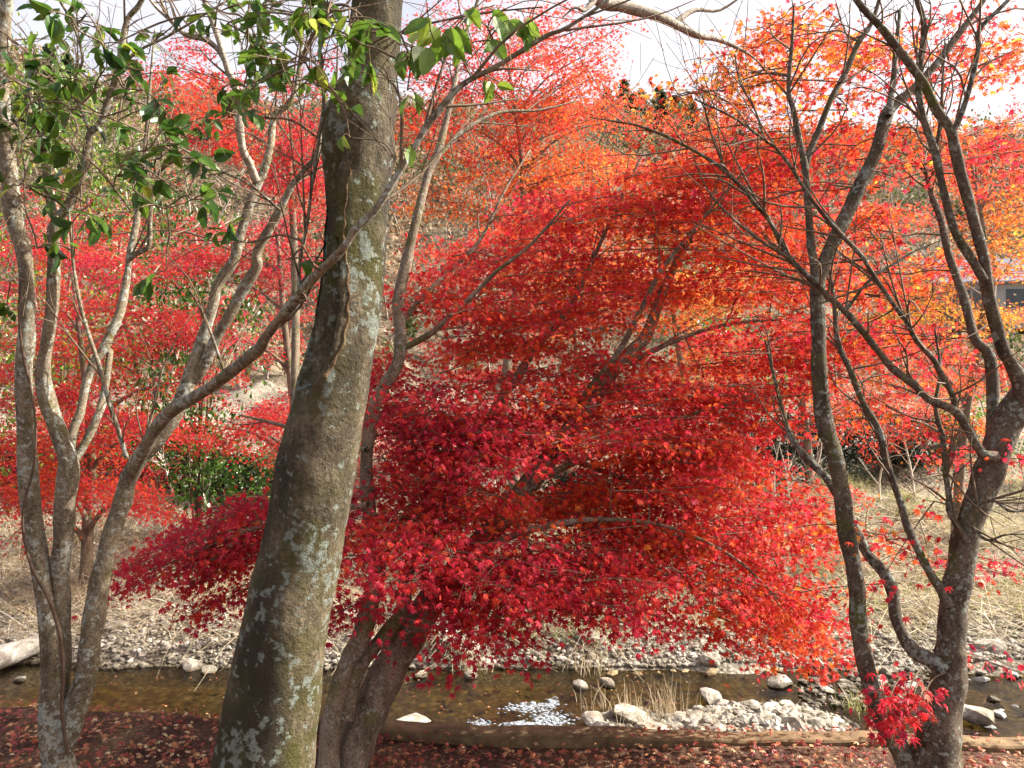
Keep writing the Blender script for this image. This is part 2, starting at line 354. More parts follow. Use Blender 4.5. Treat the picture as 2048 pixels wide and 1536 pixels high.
# water
m, n, l, b = mat('stream_water'); co = gco(n)
mp = n.new('ShaderNodeMapping'); l.new(co, mp.inputs[0]); mp.inputs['Scale'].default_value = (.7, 1.6, 1)
wv = nz(n, l, mp.outputs[0], 5, 5, .6)
bmp = n.new('ShaderNodeBump'); bmp.inputs['Strength'].default_value = .55; bmp.inputs['Distance'].default_value = .03; l.new(wv.outputs[0], bmp.inputs['Height'])
fr = n.new('ShaderNodeFresnel'); fr.inputs[0].default_value = 1.33; l.new(bmp.outputs[0], fr.inputs[1])
tr = n.new('ShaderNodeBsdfTransparent'); tr.inputs[0].default_value = (.80, .72, .45, 1)
gl = n.new('ShaderNodeBsdfGlossy'); gl.inputs['Roughness'].default_value = .04; l.new(bmp.outputs[0], gl.inputs['Normal'])
mx = n.new('ShaderNodeMixShader'); l.new(fr.outputs[0], mx.inputs[0]); l.new(tr.outputs[0], mx.inputs[1]); l.new(gl.outputs[0], mx.inputs[2])
l.new(mx.outputs[0], n['Material Output'].inputs[0])
o = link(mesh_np('stream_water', [(-60, 4.3, -1.9), (60, 4.3, -1.9), (60, 10.6, -1.9), (-60, 10.6, -1.9)], [(0, 1, 2, 3)], m)); tag(o, kind='structure')

# timber edging along the bank's brink
M_TIMBER = plain_mat('weathered_timber', (.07,.045,.022), (.24,.165,.085), 14, .9, .6, .01)
def timber():
    V, Fq = [], []; n = 70; X = np.linspace(-.95, 5.2, n)
    for i, x in enumerate(X):
        e = float(edge(x)); y0, y1 = e-.115, e-.02; h = .040+.006*math.sin(x*5)+.004*math.sin(x*17)
        prof = [(y0, -.08), (y0, h-.008), (y0+.008, h), (y1-.008, h+.002), (y1, h-.008), (y1, -.20)]
        V += [(x, a, z) for a, z in prof]
    k = 6
    for i in range(n-1):
        for j in range(k): a, b_ = i*k+j, i*k+(j+1) % k; Fq.append((a, b_, b_+k, a+k))
    V2 = len(V)
    o = mesh_np('timber_edging', V, Fq, M_TIMBER, False)
    import bmesh
    bm = bmesh.new(); bm.from_mesh(o.data); bm.verts.ensure_lookup_table()
    bm.faces.new([bm.verts[j] for j in range(k)]); bm.faces.new([bm.verts[(n-1)*k+j] for j in reversed(range(k))])
    bmesh.ops.recalc_face_normals(bm, faces=bm.faces); bm.to_mesh(o.data); bm.free()
    tag(link(o), 'long low weathered timber edging along the brink of the near bank', 'edging')
timber()

# ------------------------------------------------------------------ big foreground tree
def big_tree():
    edges = [(1760,370,590),(1650,398,604),(1536,425,625),(1400,455,640),(1300,478,648),(1200,500,662),(1100,525,680),(1000,545,700),(900,562,716),(800,590,733),(700,612,748),
             (600,628,765),(500,640,772),(400,645,780),(300,645,788),(250,649,790),(200,667,795),(150,690,795),(100,697,800),(0,705,805),(-150,725,828),(-330,745,845),(-560,770,858),(-800,790,872)]
    D = 2.0
    root = thing('lichened_tree', 'thick lichen-spotted trunk leaning upward in front of the red maple, crown out of view', 'tree', (P(470, 1990, D)[0], D, 0))
    rows = [(470, 1990, 250, D), (480, 1900, 232, D)]+[((a+b)/2, y, (b-a), D) for y, a, b in edges]
    seam = [(1000, .0), (760, -.15), (700, .05), (640, .25), (560, .32), (480, .30), (400, .2)]
    tb = Tubes()
    def shape(t, ang, p):
        out = []
        py = 768-(p[2]-CAM_Z)/D*F
        fl = math.exp(-((py-600)/260)**2)
        for a in ang:
            c, s_ = math.cos(a), math.sin(a)
            v = mnoise.noise(Vector((c*1.6, s_*1.6, p[2]*2.2)))*.05+mnoise.noise(Vector((c*5, s_*5, p[2]*9)))*.026+mnoise.noise(Vector((c*13, s_*13, p[2]*26)))*.012
            out.append(1+v)
        return np.array(out)
    pr = px_tube(tb, rows, sides=56, sub=9, rough=.008, shape=shape)
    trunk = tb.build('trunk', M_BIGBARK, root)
    # fold of callus down the middle of the trunk: right lobe stands proud of the left one
    me = trunk.data; off = Vector(root.location)
    fy = np.array([300, 380, 440, 520, 580, 640, 680, 715, 745, 765]); fx = np.array([700, 690, 683, 688, 693, 690, 684, 668, 650, 640])
    for v in me.vertices:
        q = v.co+off
        if q.y > D+.02: continue
        px = 1024+q.x/D*F; py = 768-(q.z-CAM_Z)/D*F
        if 300 < py < 780:
            sx = float(np.interp(py, fy, fx)); fade = min(1, (py-300)/120, (780-py)/20+.15)
            if px < sx: v.co.y += .062*fade*min(1, max(0, (px-600)/22))
            else: v.co.y -= .014*fade*math.exp(-((px-sx)/34)**2)
    me.update()
    cb = Tubes(); rows = []
    for y_, x_ in zip(np.linspace(330, 755, 30), np.interp(np.linspace(330, 755, 30), fy, fx)): rows.append((x_+4+2*math.sin(y_*.13), y_, 6+2.5*math.sin(y_*.31)*math.sin(y_*.11), 0))
    pts = []; rad = []
    import mathutils
    bvh = mathutils.bvhtree.BVHTree.FromPolygons([v.co+off for v in me.vertices], [p_.vertices[:] for p_ in me.polygons])
    for x_, y_, w_, _ in rows:
        d = Vector(P(x_, y_, 1))-Vector((0, 0, CAM_Z)); hit = bvh.ray_cast(Vector((0, 0, CAM_Z)), d.normalized())
        if hit[0] is not None: pts.append(np.array(hit[0])+np.array([0, .002, 0])); rad.append(w_*.5*D/F)
    cb.add(np.array(pts), np.array(rad), sides=8, sub=3, rough=.2)
    cb.build('bark_ridge', bark_mat('callus_bark', (.09,.05,.025), (.26,.17,.09), (.4,.4,.35), .0, (.1,.1,.03), .1, 3, 1), root)
    # pale limb that arches out over the stream
    lb = Tubes(); pr = px_tube(lb, [(838,-300,50,2.05),(930,-400,44,2.3),(1060,-150,36,2.6),(1190,-6,25,2.8),(1250,14,22,2.86),(1310,30,20,2.92),(1360,54,17,3.0),(1400,72,13,3.05),(1440,80,10,3.12),(1500,110,5,3.2),(1540,150,2,3.25)], sides=10, sub=6, rough=.05)
    px_tube(lb, [(1195,-8,16,2.8),(1170,20,10,2.75),(1150,15,6,2.7),(1125,35,3,2.7)], sides=6, sub=4)
    px_tube(lb, [(1350,45,14,3.0),(1390,20,9,3.05),(1440,20,6,3.1),(1500,-20,4,3.1)], sides=6, sub=4)
    lb.build('limb', M_PALEBARK, root)
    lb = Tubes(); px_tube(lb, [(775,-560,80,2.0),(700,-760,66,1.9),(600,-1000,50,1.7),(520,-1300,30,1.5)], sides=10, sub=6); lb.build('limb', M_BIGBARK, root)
    # a stub scar on the left side
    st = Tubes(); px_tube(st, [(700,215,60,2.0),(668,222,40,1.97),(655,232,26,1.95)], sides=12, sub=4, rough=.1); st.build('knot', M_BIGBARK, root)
big_tree()

# ------------------------------------------------------------------ camellia at the left
def camellia():
    D = 3.0
    root = thing('camellia_tree', 'grey smooth-stemmed camellia with glossy green leaves, left of the thick lichened trunk', 'tree', (P(118, 1600, D)[0], D, 0))
    sk = Skeleton(); last = [None]
    def limb(rows, name='stem', m=M_CAMBARK, sides=12, rough=.05):
        tb = Tubes(); pr = px_tube(tb, rows, sides=sides, sub=6, rough=rough); sk.add(pr); o = tb.build(name, m, last[0] if name == 'branch' else root); last[0] = o if name != 'branch' else last[0]; return o
    limb(depth([(122,1610,72),(118,1536,62),(104,1420,46),(101,1285,38),(82,1148,34),(62,1011,36),(51,850,34),(48,740,33),(53,670,30),(54,580,28),(46,500,30),(25,420,32),(18,340,30),(8,270,28),(4,170,26),(8,50,24),(15,-30,24),(10,-300,18),(-40,-600,8)], 3.0, 2.75))
    limb(depth([(118,1440,30),(126,1320,30),(122,1215,34),(120,1148,35),(126,1080,37),(130,1011,38),(137,930,40),(120,870,34),(94,800,31),(86,740,28),(93,690,24),(104,620,23),(108,500,22),(110,450,22),(140,405,18),(165,345,16),(180,270,15),(203,240,13),(236,137,12),(253,44,11),(284,0,10),(330,-120,7)], 3.02, 2.7))
    limb(depth([(112,440,16),(97,390,15),(90,330,13),(84,270,10),(60,190,7),(55,100,5)], 2.8, 2.7), 'branch', sides=8)
    limb(depth([(138,920,22),(147,862,18),(160,825,17),(171,773,17),(186,730,17),(206,700,18),(219,671,19),(236,637,18),(249,585,16),(254,551,14),(260,505,13),(270,461,13),(277,410,12),(287,342,11),(294,260,9),(300,170,6),(310,60,4)], 3.05, 3.3), 'branch', sides=9)
    limb(depth([(140,930,22),(170,886,17),(196,830,16),(206,797,15),(215,745,14),(220,700,12)], 3.06, 3.16), 'branch', sides=9)
    limb(depth([(258,520,11),(276,505,10),(298,490,10),(300,437,10),(307,380,9),(328,335,8),(370,315,6),(420,325,4)], 3.2, 3.2), 'branch', sides=8)
    limb(depth([(112,1560,50),(132,1470,48),(150,1420,46),(172,1350,44),(181,1285,40),(191,1215,40),(203,1148,38),(219,1080,35),(243,1011,34),(256,960,34),(282,915,34),(318,875,32),(350,825,32),(370,784,32),(386,739,30),(402,688,24),(424,616,22),(437,568,20),(468,520,20),(478,478,20),(496,420,18),(514,369,18),(528,340,17),(541,290,15),(549,232,13),(583,200,11),(600,120,8),(610,-40,5)], 2.98, 3.1))
    limb(depth([(376,775,20),(403,740,22),(431,678,22),(455,637,22),(485,582,22),(513,534,22),(514,506,20),(540,455,18),(560,420,16),(581,376,14),(608,342,12),(634,305,10),(647,219,7),(671,181,5),(676,60,3)], 3.05, 2.85), 'branch', sides=10)
    limb([(a_, b_, c_, float(np.interp(a_, [256, 430, 560, 640, 700, 800, 1300], [2.97, 2.55, 2.05, 1.80, 1.74, 1.72, 1.62]))) for a_, b_, c_ in [(256,965,26),(272,925,28),(290,895,27),(316,852,26),(344,820,26),(378,800,25),(427,770,24),(472,736,23),(503,710,24),(514,701,27),(524,690,22),(536,668,20),(560,637,20),(598,592,21),(632,551,19),(683,500,17),(715,455,15),(753,417,14),(794,352,13),(841,273,13),(869,232,13),(923,171,12),(992,133,10),(1087,75,9),(1128,58,8),(1183,24,7),(1215,0,5),(1300,-60,3)]], 'branch', sides=10, rough=.06)
    limb(depth([(512,362,16),(500,330,16),(485,297,16),(478,239,16),(475,191,15),(455,137,14),(434,68,12),(410,5,10),(380,-80,6)], 3.05, 2.8), 'branch', M_PALEBARK, 9)
    limb(depth([(450,122,10),(436,100,11),(410,79,11),(369,68,10),(340,40,8),(310,12,6),(280,-30,4)], 2.9, 2.8), 'branch', M_PALEBARK, 8)
    limb(depth([(253,917,10),(236,859,9),(219,808,9),(198,732,9),(178,671,8),(161,613,7),(147,534,6),(142,470,5),(135,400,4)], 2.96, 2.8), 'branch', sides=7)
    limb(depth([(284,900,7),(304,828,6),(321,750,5),(345,690,3)], 2.96, 2.9), 'branch', sides=6)
    limb(depth([(451,752,7),(427,681,6),(407,630,6),(379,579,5)], 2.4, 2.3), 'branch', sides=6)
    limb(depth([(598,585,9),(600,520,7),(615,444,7),(625,360,6),(636,290,6),(646,210,5),(640,100,4),(655,0,3)], 2.05, 2.0), 'branch', sides=6)
    limb(depth([(560,420,6),(500,370,5),(430,335,5),(360,295,4),(320,285,3)], 2.9, 2.7), 'branch', sides=6)
    limb(depth([(236,137,7),(280,100,6),(340,70,5),(440,10,4),(520,-40,3)], 2.8, 2.7), 'branch', sides=6)
    limb(depth([(180,270,7),(150,170,6),(165,120,6),(150,60,5),(120,0,4)], 2.8, 2.7), 'branch', sides=6)
    # twig that hangs across the thick trunk
    limb(depth([(600,120,8),(650,30,7),(690,10,6),(740,50,6),(804,66,6),(855,48,5),(940,31,5),(1000,22,4),(1085,14,3)], 2.3, 1.68), 'branch', M_TWIG, 6)
    limb(depth([(940,31,5),(975,55,4),(990,110,3),(965,150,2)], 1.7, 1.7), 'branch', M_TWIG, 6)
    limb(depth([(800,66,5),(820,120,4),(815,180,3)], 1.72, 1.7), 'branch', M_TWIG, 6)
    limb(depth([(800,350,5),(790,320,4),(765,285,3),(700,275,2)], 1.72, 1.72), 'branch', M_TWIG, 6)
    tw = Tubes(); L = Leaves()
    def cluster(c, n, ln, spread, hue=.45):
        """leaves set along three or four short twigs"""
        b, rb = sk.nearest(c+RNG.normal(0, .03, 3)); d = c-b; dist = np.linalg.norm(d)
        if dist > .02: q_ = tw.add(np.array([b, b+d*.35+RNG.normal(0, .05, 3)*dist+[0, 0, .05*dist], b+d*.7+RNG.normal(0, .05, 3)*dist, c]), np.array([min(rb*.6, .0045), .0032, .0026, .002]), sides=5, sub=3); sk.add((q_[0][4:], q_[1][4:]))
        k = max(1, n//4)
        for i in range(k):
            e = c+RNG.normal(0, 1, 3)*spread*[1, .8, .6]; tw.add(np.array([c, (c+e)/2+[0, 0, .01], e]), np.array([.0022, .0018, .0012]), sides=4, sub=2)
            mm = max(2, n//k); f = RNG.uniform(.35, 1.0, mm)
            p = c+np.outer(f, e-c)+RNG.normal(0, .006, (mm, 3))
            t = unit(e-c)*.5+RNG.normal(0, .6, (mm, 3)); t[:, 2] -= .35
            nn = np.tile([0., -.35, .7], (mm, 1))+RNG.normal(0, .55, (mm, 3))
            L.add(p, nn, t, ln*RNG.uniform(.6, 1.15, mm), hue+RNG.normal(0, .2, mm))
    rows = [(150,195,90,40,9),(70,150,50,90,9),(110,300,70,60,10),(60,250,40,60,8),(60,360,40,50,6),(195,425,40,25,3),(255,140,50,60,7),(180,110,60,70,8),(160,30,50,30,5),(300,190,50,50,6),(320,250,50,50,6),(240,400,30,30,3),
            (395,415,30,20,2),(340,330,90,50,10),(400,270,60,40,6),(30,110,30,60,3),(20,560,25,40,3),(480,60,60,50,8),(560,50,60,50,8),(610,30,60,30,7),(490,185,50,25,5),(550,175,50,25,5),(455,240,20,20,2),(540,110,40,30,5),(640,120,30,50,5),(700,60,50,40,6),(440,30,40,20,4),(560,140,30,20,3),(90,480,50,30,3),(270,300,50,60,6),(340,540,15,15,1),(575,510,10,10,1),(430,450,40,20,3),(650,10,50,20,5),(740,30,40,25,4)]
    for px, py, rx, ry, n in rows:
        for k in range((n*2+2)//3):
            D_ = RNG.uniform(2.15, 2.95) if px < 420 else RNG.uniform(1.95, 2.6)
            if px > 630: D_ = RNG.uniform(1.68, 1.8)
            cluster(P(px+RNG.uniform(-1, 1)*rx, py+RNG.uniform(-1, 1)*ry, D_), 5, .066 if px < 420 else .056, .07, .5 if px < 420 else .6)
    for px, py, s_ in [(855,40,1),(880,60,1.2),(905,55,1),(820,75,.8),(1000,30,1),(965,15,.9),(1055,25,.9),(985,75,.9),(1065,45,.8),(940,20,.9),(800,110,.9),(830,100,.9),(820,190,.7),(975,165,.6),(990,170,.6),(690,275,.5),(825,290,.7),(890,70,1),(1020,50,.9),(915,95,.6),(860,90,1)]:
        nl = 2
        p = np.array([P(px+RNG.normal(0, 6), py+RNG.normal(0, 5), RNG.uniform(1.62, 1.74)) for _ in range(nl)])
        t = RNG.normal(0, .35, (nl, 3)); t[:, 2] -= .9
        L.add(p, np.array([[0, -1., .3]]*nl)+RNG.normal(0, .5, (nl, 3)), t, np.full(nl, .066*s_), RNG.uniform(.55, .92, nl))
        for q in p:
            b, rb = sk.nearest(q)
            if np.linalg.norm(b-q) > .01: tw.add(np.array([b, (b+q)/2+[0, 0, .008], q]), np.array([.002, .0015, .0011]), sides=4, sub=2)
    side_twigs(tw, sk, 300)
    tw.build('twigs', M_TWIG, root); L.build('foliage', TOV, M_GREEN, root)
    v = thing('climbing_vine', 'thin dark vine climbing the leftmost grey camellia stem', 'vine', P(128, 1500, 2.93))
    tb = Tubes(); px_tube(tb, depth([(135,1510,7),(124,1420,7),(126,1345,8),(120,1270,8),(98,1200,7),(62,1130,6),(46,1060,6),(50,1000,5),(66,940,5),(72,860,4),(62,780,5),(45,700,6),(38,620,5),(42,560,5)], 2.94, 2.80), sides=7, sub=6); tb.build('vine_stem', M_VINE, v)
camellia()

# ------------------------------------------------------------------ leaning red maple (centre)
def leaning_maple():
    root = thing('leaning_maple', 'red maple leaning right from beside the thick lichened trunk, crimson tiers over the stream', 'tree', (P(690, 1560, 3.1)[0], 3.1, 0))
    sk = Skeleton(); last = [None]
    def limb(rows, name='limb', sides=12):
        tb = Tubes(); pr = px_tube(tb, rows, sides=sides, sub=6, rough=.05); sk.add(pr); return tb.build(name, M_MAPBARK, root)
    limb(depth([(690,1590,74),(704,1520,70),(726,1450,72),(752,1390,76),(790,1320,70),(828,1255,62),(880,1180,54),(940,1110,50),(1000,1040,45),(1060,965,42),(1112,900,40),(1156,840,38),(1210,755,34),(1262,705,30),(1292,671,24),(1320,600,20),(1350,530,16),(1400,440,11),(1450,330,7),(1480,220,4)], 3.1, 4.2), 'trunk', 16)
    limb(depth([(655,1560,46),(660,1480,42),(672,1400,40),(690,1340,38),(718,1284,40),(739,1216,36),(755,1141,34),(744,1080,30),(736,1000,28),(734,910,26),(750,807,25),(793,732,24),(801,671,26),(797,602,24),(811,534,22),(830,450,19),(855,352,17),(875,307,16),(893,239,13),(910,164,11),(925,85,8),(960,-20,6),(980,-200,3)], 3.05, 3.9), 'stem')
    limb(depth([(690,1440,34),(715,1340,28),(770,1270,30),(804,1220,28),(815,1150,26),(840,1080,24),(880,1010,22),(912,990,22),(930,930,21),(995,807,18),(1026,767,17),(1060,712,16),(1087,678,15),(1128,630,13),(1163,568,11),(1190,510,9),(1240,400,6),(1290,300,4)], 3.12, 4.3), 'stem')
    limb(depth([(801,700,14),(855,671,12),(889,643,11),(940,596,10),(992,544,8),(1060,490,6),(1140,400,4)], 3.5, 3.3), sides=8)
    limb(depth([(798,650,12),(850,590,10),(900,540,9),(960,480,7),(1010,380,5),(1060,300,3)], 3.55, 4.2), sides=8)
    limb(depth([(870,320,10),(930,260,9),(1000,225,7),(1080,220,5),(1160,200,3)], 3.75, 4.2), sides=8)
    limb(depth([(1156,842,18),(1180,780,15),(1240,700,13),(1299,585,11),(1333,527,9),(1420,420,6),(1500,330,4)], 3.8, 3.4), sides=8)
    limb(depth([(1060,965,18),(1150,925,14),(1260,880,11),(1380,830,9),(1500,800,6),(1620,790,3)], 3.6, 3.6), sides=8)
    limb(depth([(940,1110,18),(1060,1060,14),(1180,1040,11),(1320,1050,8),(1460,1110,6),(1560,1200,3)], 3.35, 3.3), sides=8)
    limb(depth([(900,1160,12),(980,1150,9),(1080,1170,6),(1180,1210,3)], 3.3, 3.1), sides=7)
    limb(depth([(736,1010,14),(660,1020,11),(560,1040,8),(450,1080,6),(330,1130,3)], 3.2, 3.6), sides=7)
    limb(depth([(1110,905,16),(1200,940,12),(1330,990,9),(1440,1050,6),(1560,1120,3)], 3.6, 4.3), sides=8)
    limb(depth([(734,900,12),(650,880,9),(560,850,7),(480,830,4)], 3.3, 4.2), sides=7)
    limb(depth([(1210,755,14),(1330,690,10),(1450,650,8),(1580,640,5),(1680,660,3)], 3.8, 4.0), sides=8)
    L, tw = Leaves(), Tubes(); of = P(850, 900, 3.4)
    #       px   py   rx   ry  d0   d1   n  hue
    rows = [(440,1070,110,40,3.4,3.9,16,0.24),(350,1115,80,25,3.4,3.8,6,0.24),(470,1160,50,60,3.4,3.8,5,0.30),(640,1050,80,60,3.3,3.7,7,0.30),
            (760,1120,80,80,2.9,3.5,8,0.34),(680,1270,40,25,3.0,3.2,2,0.30),(830,1140,90,80,2.9,3.4,10,0.32),(960,1200,110,70,2.9,3.4,12,0.30),(1080,1150,140,70,2.9,3.6,14,0.32),(1200,1170,90,50,3.0,3.6,9,0.32),
            (830,1000,110,60,3.2,4.0,10,0.32),(860,860,150,70,3.2,4.0,18,0.26),(820,760,80,60,3.4,4.2,8,0.34),(1000,880,150,60,3.2,4.2,16,0.30),(1060,1000,150,50,3.2,4.4,12,0.49),
            (1250,1000,150,70,3.2,4.4,16,0.43),(1370,960,150,80,3.3,4.6,17,0.41),(1500,1060,140,70,3.3,4.3,14,0.39),(1330,1060,140,40,3.3,4.0,10,0.47),
            (1300,870,180,60,3.3,4.4,16,0.43),(1450,830,130,60,3.4,4.6,12,0.43),(1150,780,180,60,3.4,4.4,14,0.39),(1380,740,200,60,3.4,4.6,18,0.43),(1000,680,150,50,3.4,4.3,10,0.43),
            (920,580,120,60,3.4,4.4,9,0.45),(1180,620,180,50,3.5,4.6,12,0.49),(1060,520,170,50,3.5,4.6,12,0.43),(1300,560,140,40,3.6,4.8,8,0.53),
            (1150,440,170,50,3.5,4.8,13,0.45),(1340,400,180,60,3.5,4.8,18,0.49),(1460,470,140,50,3.6,4.8,11,0.53),(1450,340,110,40,3.6,4.8,9,0.53),(1560,560,120,70,3.8,4.8,9,0.55),(1550,690,120,60,3.6,4.8,10,0.49),
            (1400,1150,110,50,3.2,4.0,8,0.55),(1500,1230,120,45,3.2,4.0,11,0.63),(1450,1280,90,25,3.2,3.8,5,0.65),(1600,1240,70,50,3.3,3.9,5,0.57),(1640,1010,40,50,3.4,4.4,2,0.47)]
    rows = [(r_[0], r_[1]-(35 if r_[1] > 1080 and r_[0] > 560 else 0), r_[2], r_[3]*(.8 if r_[1] > 1080 else 1), r_[4], r_[5], r_[6]*(.62 if r_[1] > 1080 and r_[0] > 560 else 1), r_[7]-(.13 if r_[1] > 1080 and r_[0] > 1350 else 0)) for r_ in rows]
    rows += [(900,1225,50,40,3.0,3.4,3,.26),(980,1250,40,25,3.0,3.3,2,.24),(1160,1200,90,35,3.0,3.5,4,.28),(1230,1225,40,30,3.0,3.4,2,.26),(1400,1180,70,40,3.2,3.8,3,.42),(1500,1270,80,28,3.2,3.8,5,.50),(1580,1230,60,40,3.2,3.8,3,.46)]
    low = [r_ for r_ in rows if r_[0] < 560 or (r_[1] > 1105 and r_[0] > 1350)]; rows = [r_ for r_ in rows if r_ not in low]
    ellipses(L, tw, sk, rows, .62, .28, .028, 140, .036, of, slope=.05, mul=1.4)
    ellipses(L, tw, sk, low, .62, .28, .028, 130, .036, of, slope=-.26, droop=.4, mul=1.12)
    side_twigs(tw, sk, 160)
    tw.build('twigs', M_TWIG, root); L.build('crown', T7, M_MAPLE, root); print('leaning', L.count())
leaning_maple()

# ------------------------------------------------------------------ many-stemmed maple at the right
def right_maple():
    root = thing('forked_maple', 'dark many-forked maple with sparse orange-red leaves, thick trunk rising before the grassy slope', 'tree', (P(1866, 1600, 2.8)[0], 2.8, 0))
    sk = Skeleton(); last = [None]
    def limb(rows, name='limb', sides=10):
        tb = Tubes(); pr = px_tube(tb, rows, sides=sides, sub=6, rough=.05); sk.add(pr); o = tb.build(name, M_RIGHTBARK, last[0] if name == 'branch' else root); last[0] = o if name != 'branch' else last[0]; return o
    limb(depth([(1858,1620,140),(1866,1536,112),(1878,1460,82),(1896,1380,64),(1901,1318,58),(1902,1285,56),(1907,1215,52),(1919,1148,50),(1931,1080,52),(1953,1011,50),(1973,960,54),(1992,900,56),(2018,845,58),(2045,800,60),(2090,730,56),(2150,600,46),(2200,400,38),(2230,150,28),(2260,-200,16)], 2.8, 2.9), 'trunk', 16)
    limb(depth([(2048,800,34),(2040,765,30),(2024,730,27),(2007,700,26),(1990,644,24),(1973,568,23),(1967,513,22),(1943,424,21),(1925,359,21),(1908,290,22),(1900,255,20),(1874,222,18),(1850,171,18),(1826,137,17),(1792,92,16),(1758,51,15),(1710,-5,13),(1640,-120,8)], 2.84, 2.6))
    limb(depth([(1902,262,12),(1914,248,12),(1936,188,11),(1956,103,10),(1960,58,10),(2014,3,8),(2070,-60,5)], 2.66, 2.6), 'branch', 8)
    limb(depth([(1968,560,18),(1946,523,17),(1908,458,16),(1884,369,15),(1871,308,15),(1850,246,14),(1838,191,14),(1838,137,14),(1847,85,13),(1846,34,12),(1833,-5,11),(1810,-120,6)], 2.75, 2.7))
    limb(depth([(1871,305,9),(1881,239,7),(1885,164,5),(1890,80,3)], 2.75, 2.8), 'branch', 7)
    limb(depth([(1842,1590,46),(1800,1500,40),(1770,1445,38),(1751,1404,36),(1731,1325,34),(1717,1250,33),(1714,1182,33),(1703,1114,33),(1690,1045,33),(1683,978,33),(1669,910,33),(1649,842,33),(1638,739,31),(1638,671,30),(1635,602,29),(1638,560,28),(1656,506,28),(1690,437,27),(1717,376,27),(1751,308,26),(1768,246,26),(1785,212,22),(1826,178,17),(1871,130,15),(1922,62,13),(1963,7,10),(2020,-80,6)], 2.8, 3.1))
    limb(depth([(1776,232,14),(1786,164,12),(1792,96,10),(1800,20,6)], 3.0, 3.1), 'branch', 7)
    limb(depth([(1636,590,22),(1628,530,17),(1621,478,16),(1615,393,15),(1611,342,14),(1601,290,12),(1587,222,11),(1577,178,9),(1584,85,7),(1588,10,4)], 2.95, 3.1))
    limb(depth([(1612,350,11),(1618,308,13),(1638,260,13),(1662,198,12),(1690,147,12),(1717,85,11),(1744,44,10),(1770,-40,6)], 3.05, 3.1), 'branch', 8)
    limb(depth([(1890,1345,34),(1862,1320,32),(1833,1306,28),(1809,1275,26),(1792,1233,25),(1785,1182,24),(1765,1141,23),(1734,1107,21),(1710,1055,19),(1680,1000,18),(1655,958,17),(1621,924,16),(1587,883,13),(1570,840,10),(1550,760,7),(1530,680,4)], 2.78, 3.3))
    limb(depth([(1900,1215,22),(1881,1178,19),(1861,1148,17),(1840,1107,17),(1816,1055,16),(1803,1011,15),(1792,978,14),(1772,920,14),(1758,862,14),(1724,801,13),(1700,739,12),(1676,685,11),(1668,602,9),(1660,540,6)], 2.8, 3.2))
    limb(depth([(1990,915,26),(1963,905,20),(1936,859,18),(1910,822,18),(1861,801,15),(1826,767,15),(1792,743,14),(1758,705,14),(1724,661,13),(1690,623,12),(1656,592,12),(1621,558,12),(1575,510,11),(1539,441,9),(1512,410,9),(1485,376,8),(1454,345,8),(1410,314,7),(1348,280,6),(1282,253,5),(1231,243,4),(1180,235,2)], 2.8, 2.5))
    limb(depth([(1912,825,14),(1905,790,12),(1881,746,12),(1867,719,11),(1833,681,11),(1816,647,10),(1792,616,9),(1741,541,9),(1724,513,9),(1669,455,9),(1621,396,8),(1587,342,7),(1553,297,6),(1529,280,6),(1468,236,5),(1389,198,3)], 2.77, 2.5))
    limb(depth([(1575,515,7),(1520,480,6),(1470,440,5),(1430,400,4),(1400,350,3),(1385,300,2)], 2.6, 2.5), 'branch', 6)
    limb(depth([(1454,345,5),(1430,290,4),(1415,240,4),(1405,190,3)], 2.55, 2.5), 'branch', 6)
    limb(depth([(1529,280,5),(1510,220,4),(1480,165,4),(1470,110,3)], 2.55, 2.6), 'branch', 6)
    limb(depth([(1690,623,8),(1740,560,6),(1800,520,5),(1850,490,3)], 2.7, 2.8), 'branch', 6)
    limb(depth([(1890,940,10),(1885,876,11),(1871,814,9),(1880,740,6),(1870,660,4)], 2.85, 2.9), 'branch', 7)
    limb(depth([(1905,1040,10),(1897,990,12),(1890,940,11)], 2.86, 2.85), 'branch', 7)
    limb(depth([(1935,1085,14),(1902,1030,12),(1896,1000,11)], 2.8, 2.86), 'branch', 7)
    limb(depth([(1984,905,26),(1986,842,24),(1981,719,22),(1950,678,19),(1932,609,17),(1912,551,16),(1895,500,15),(1882,440,13),(1860,380,10),(1850,330,6)], 2.92, 3.3))
    limb(depth([(1955,1010,8),(1985,1000,6),(2020,1022,5),(2060,1020,3)], 2.8, 2.7), 'branch', 6)
    limb(depth([(1945,1055,8),(1975,1080,6),(2010,1070,4),(2060,1068,3)], 2.8, 2.7), 'branch', 6)
    L, tw = Leaves(), Tubes(); of = P(1850, 800, 2.9)
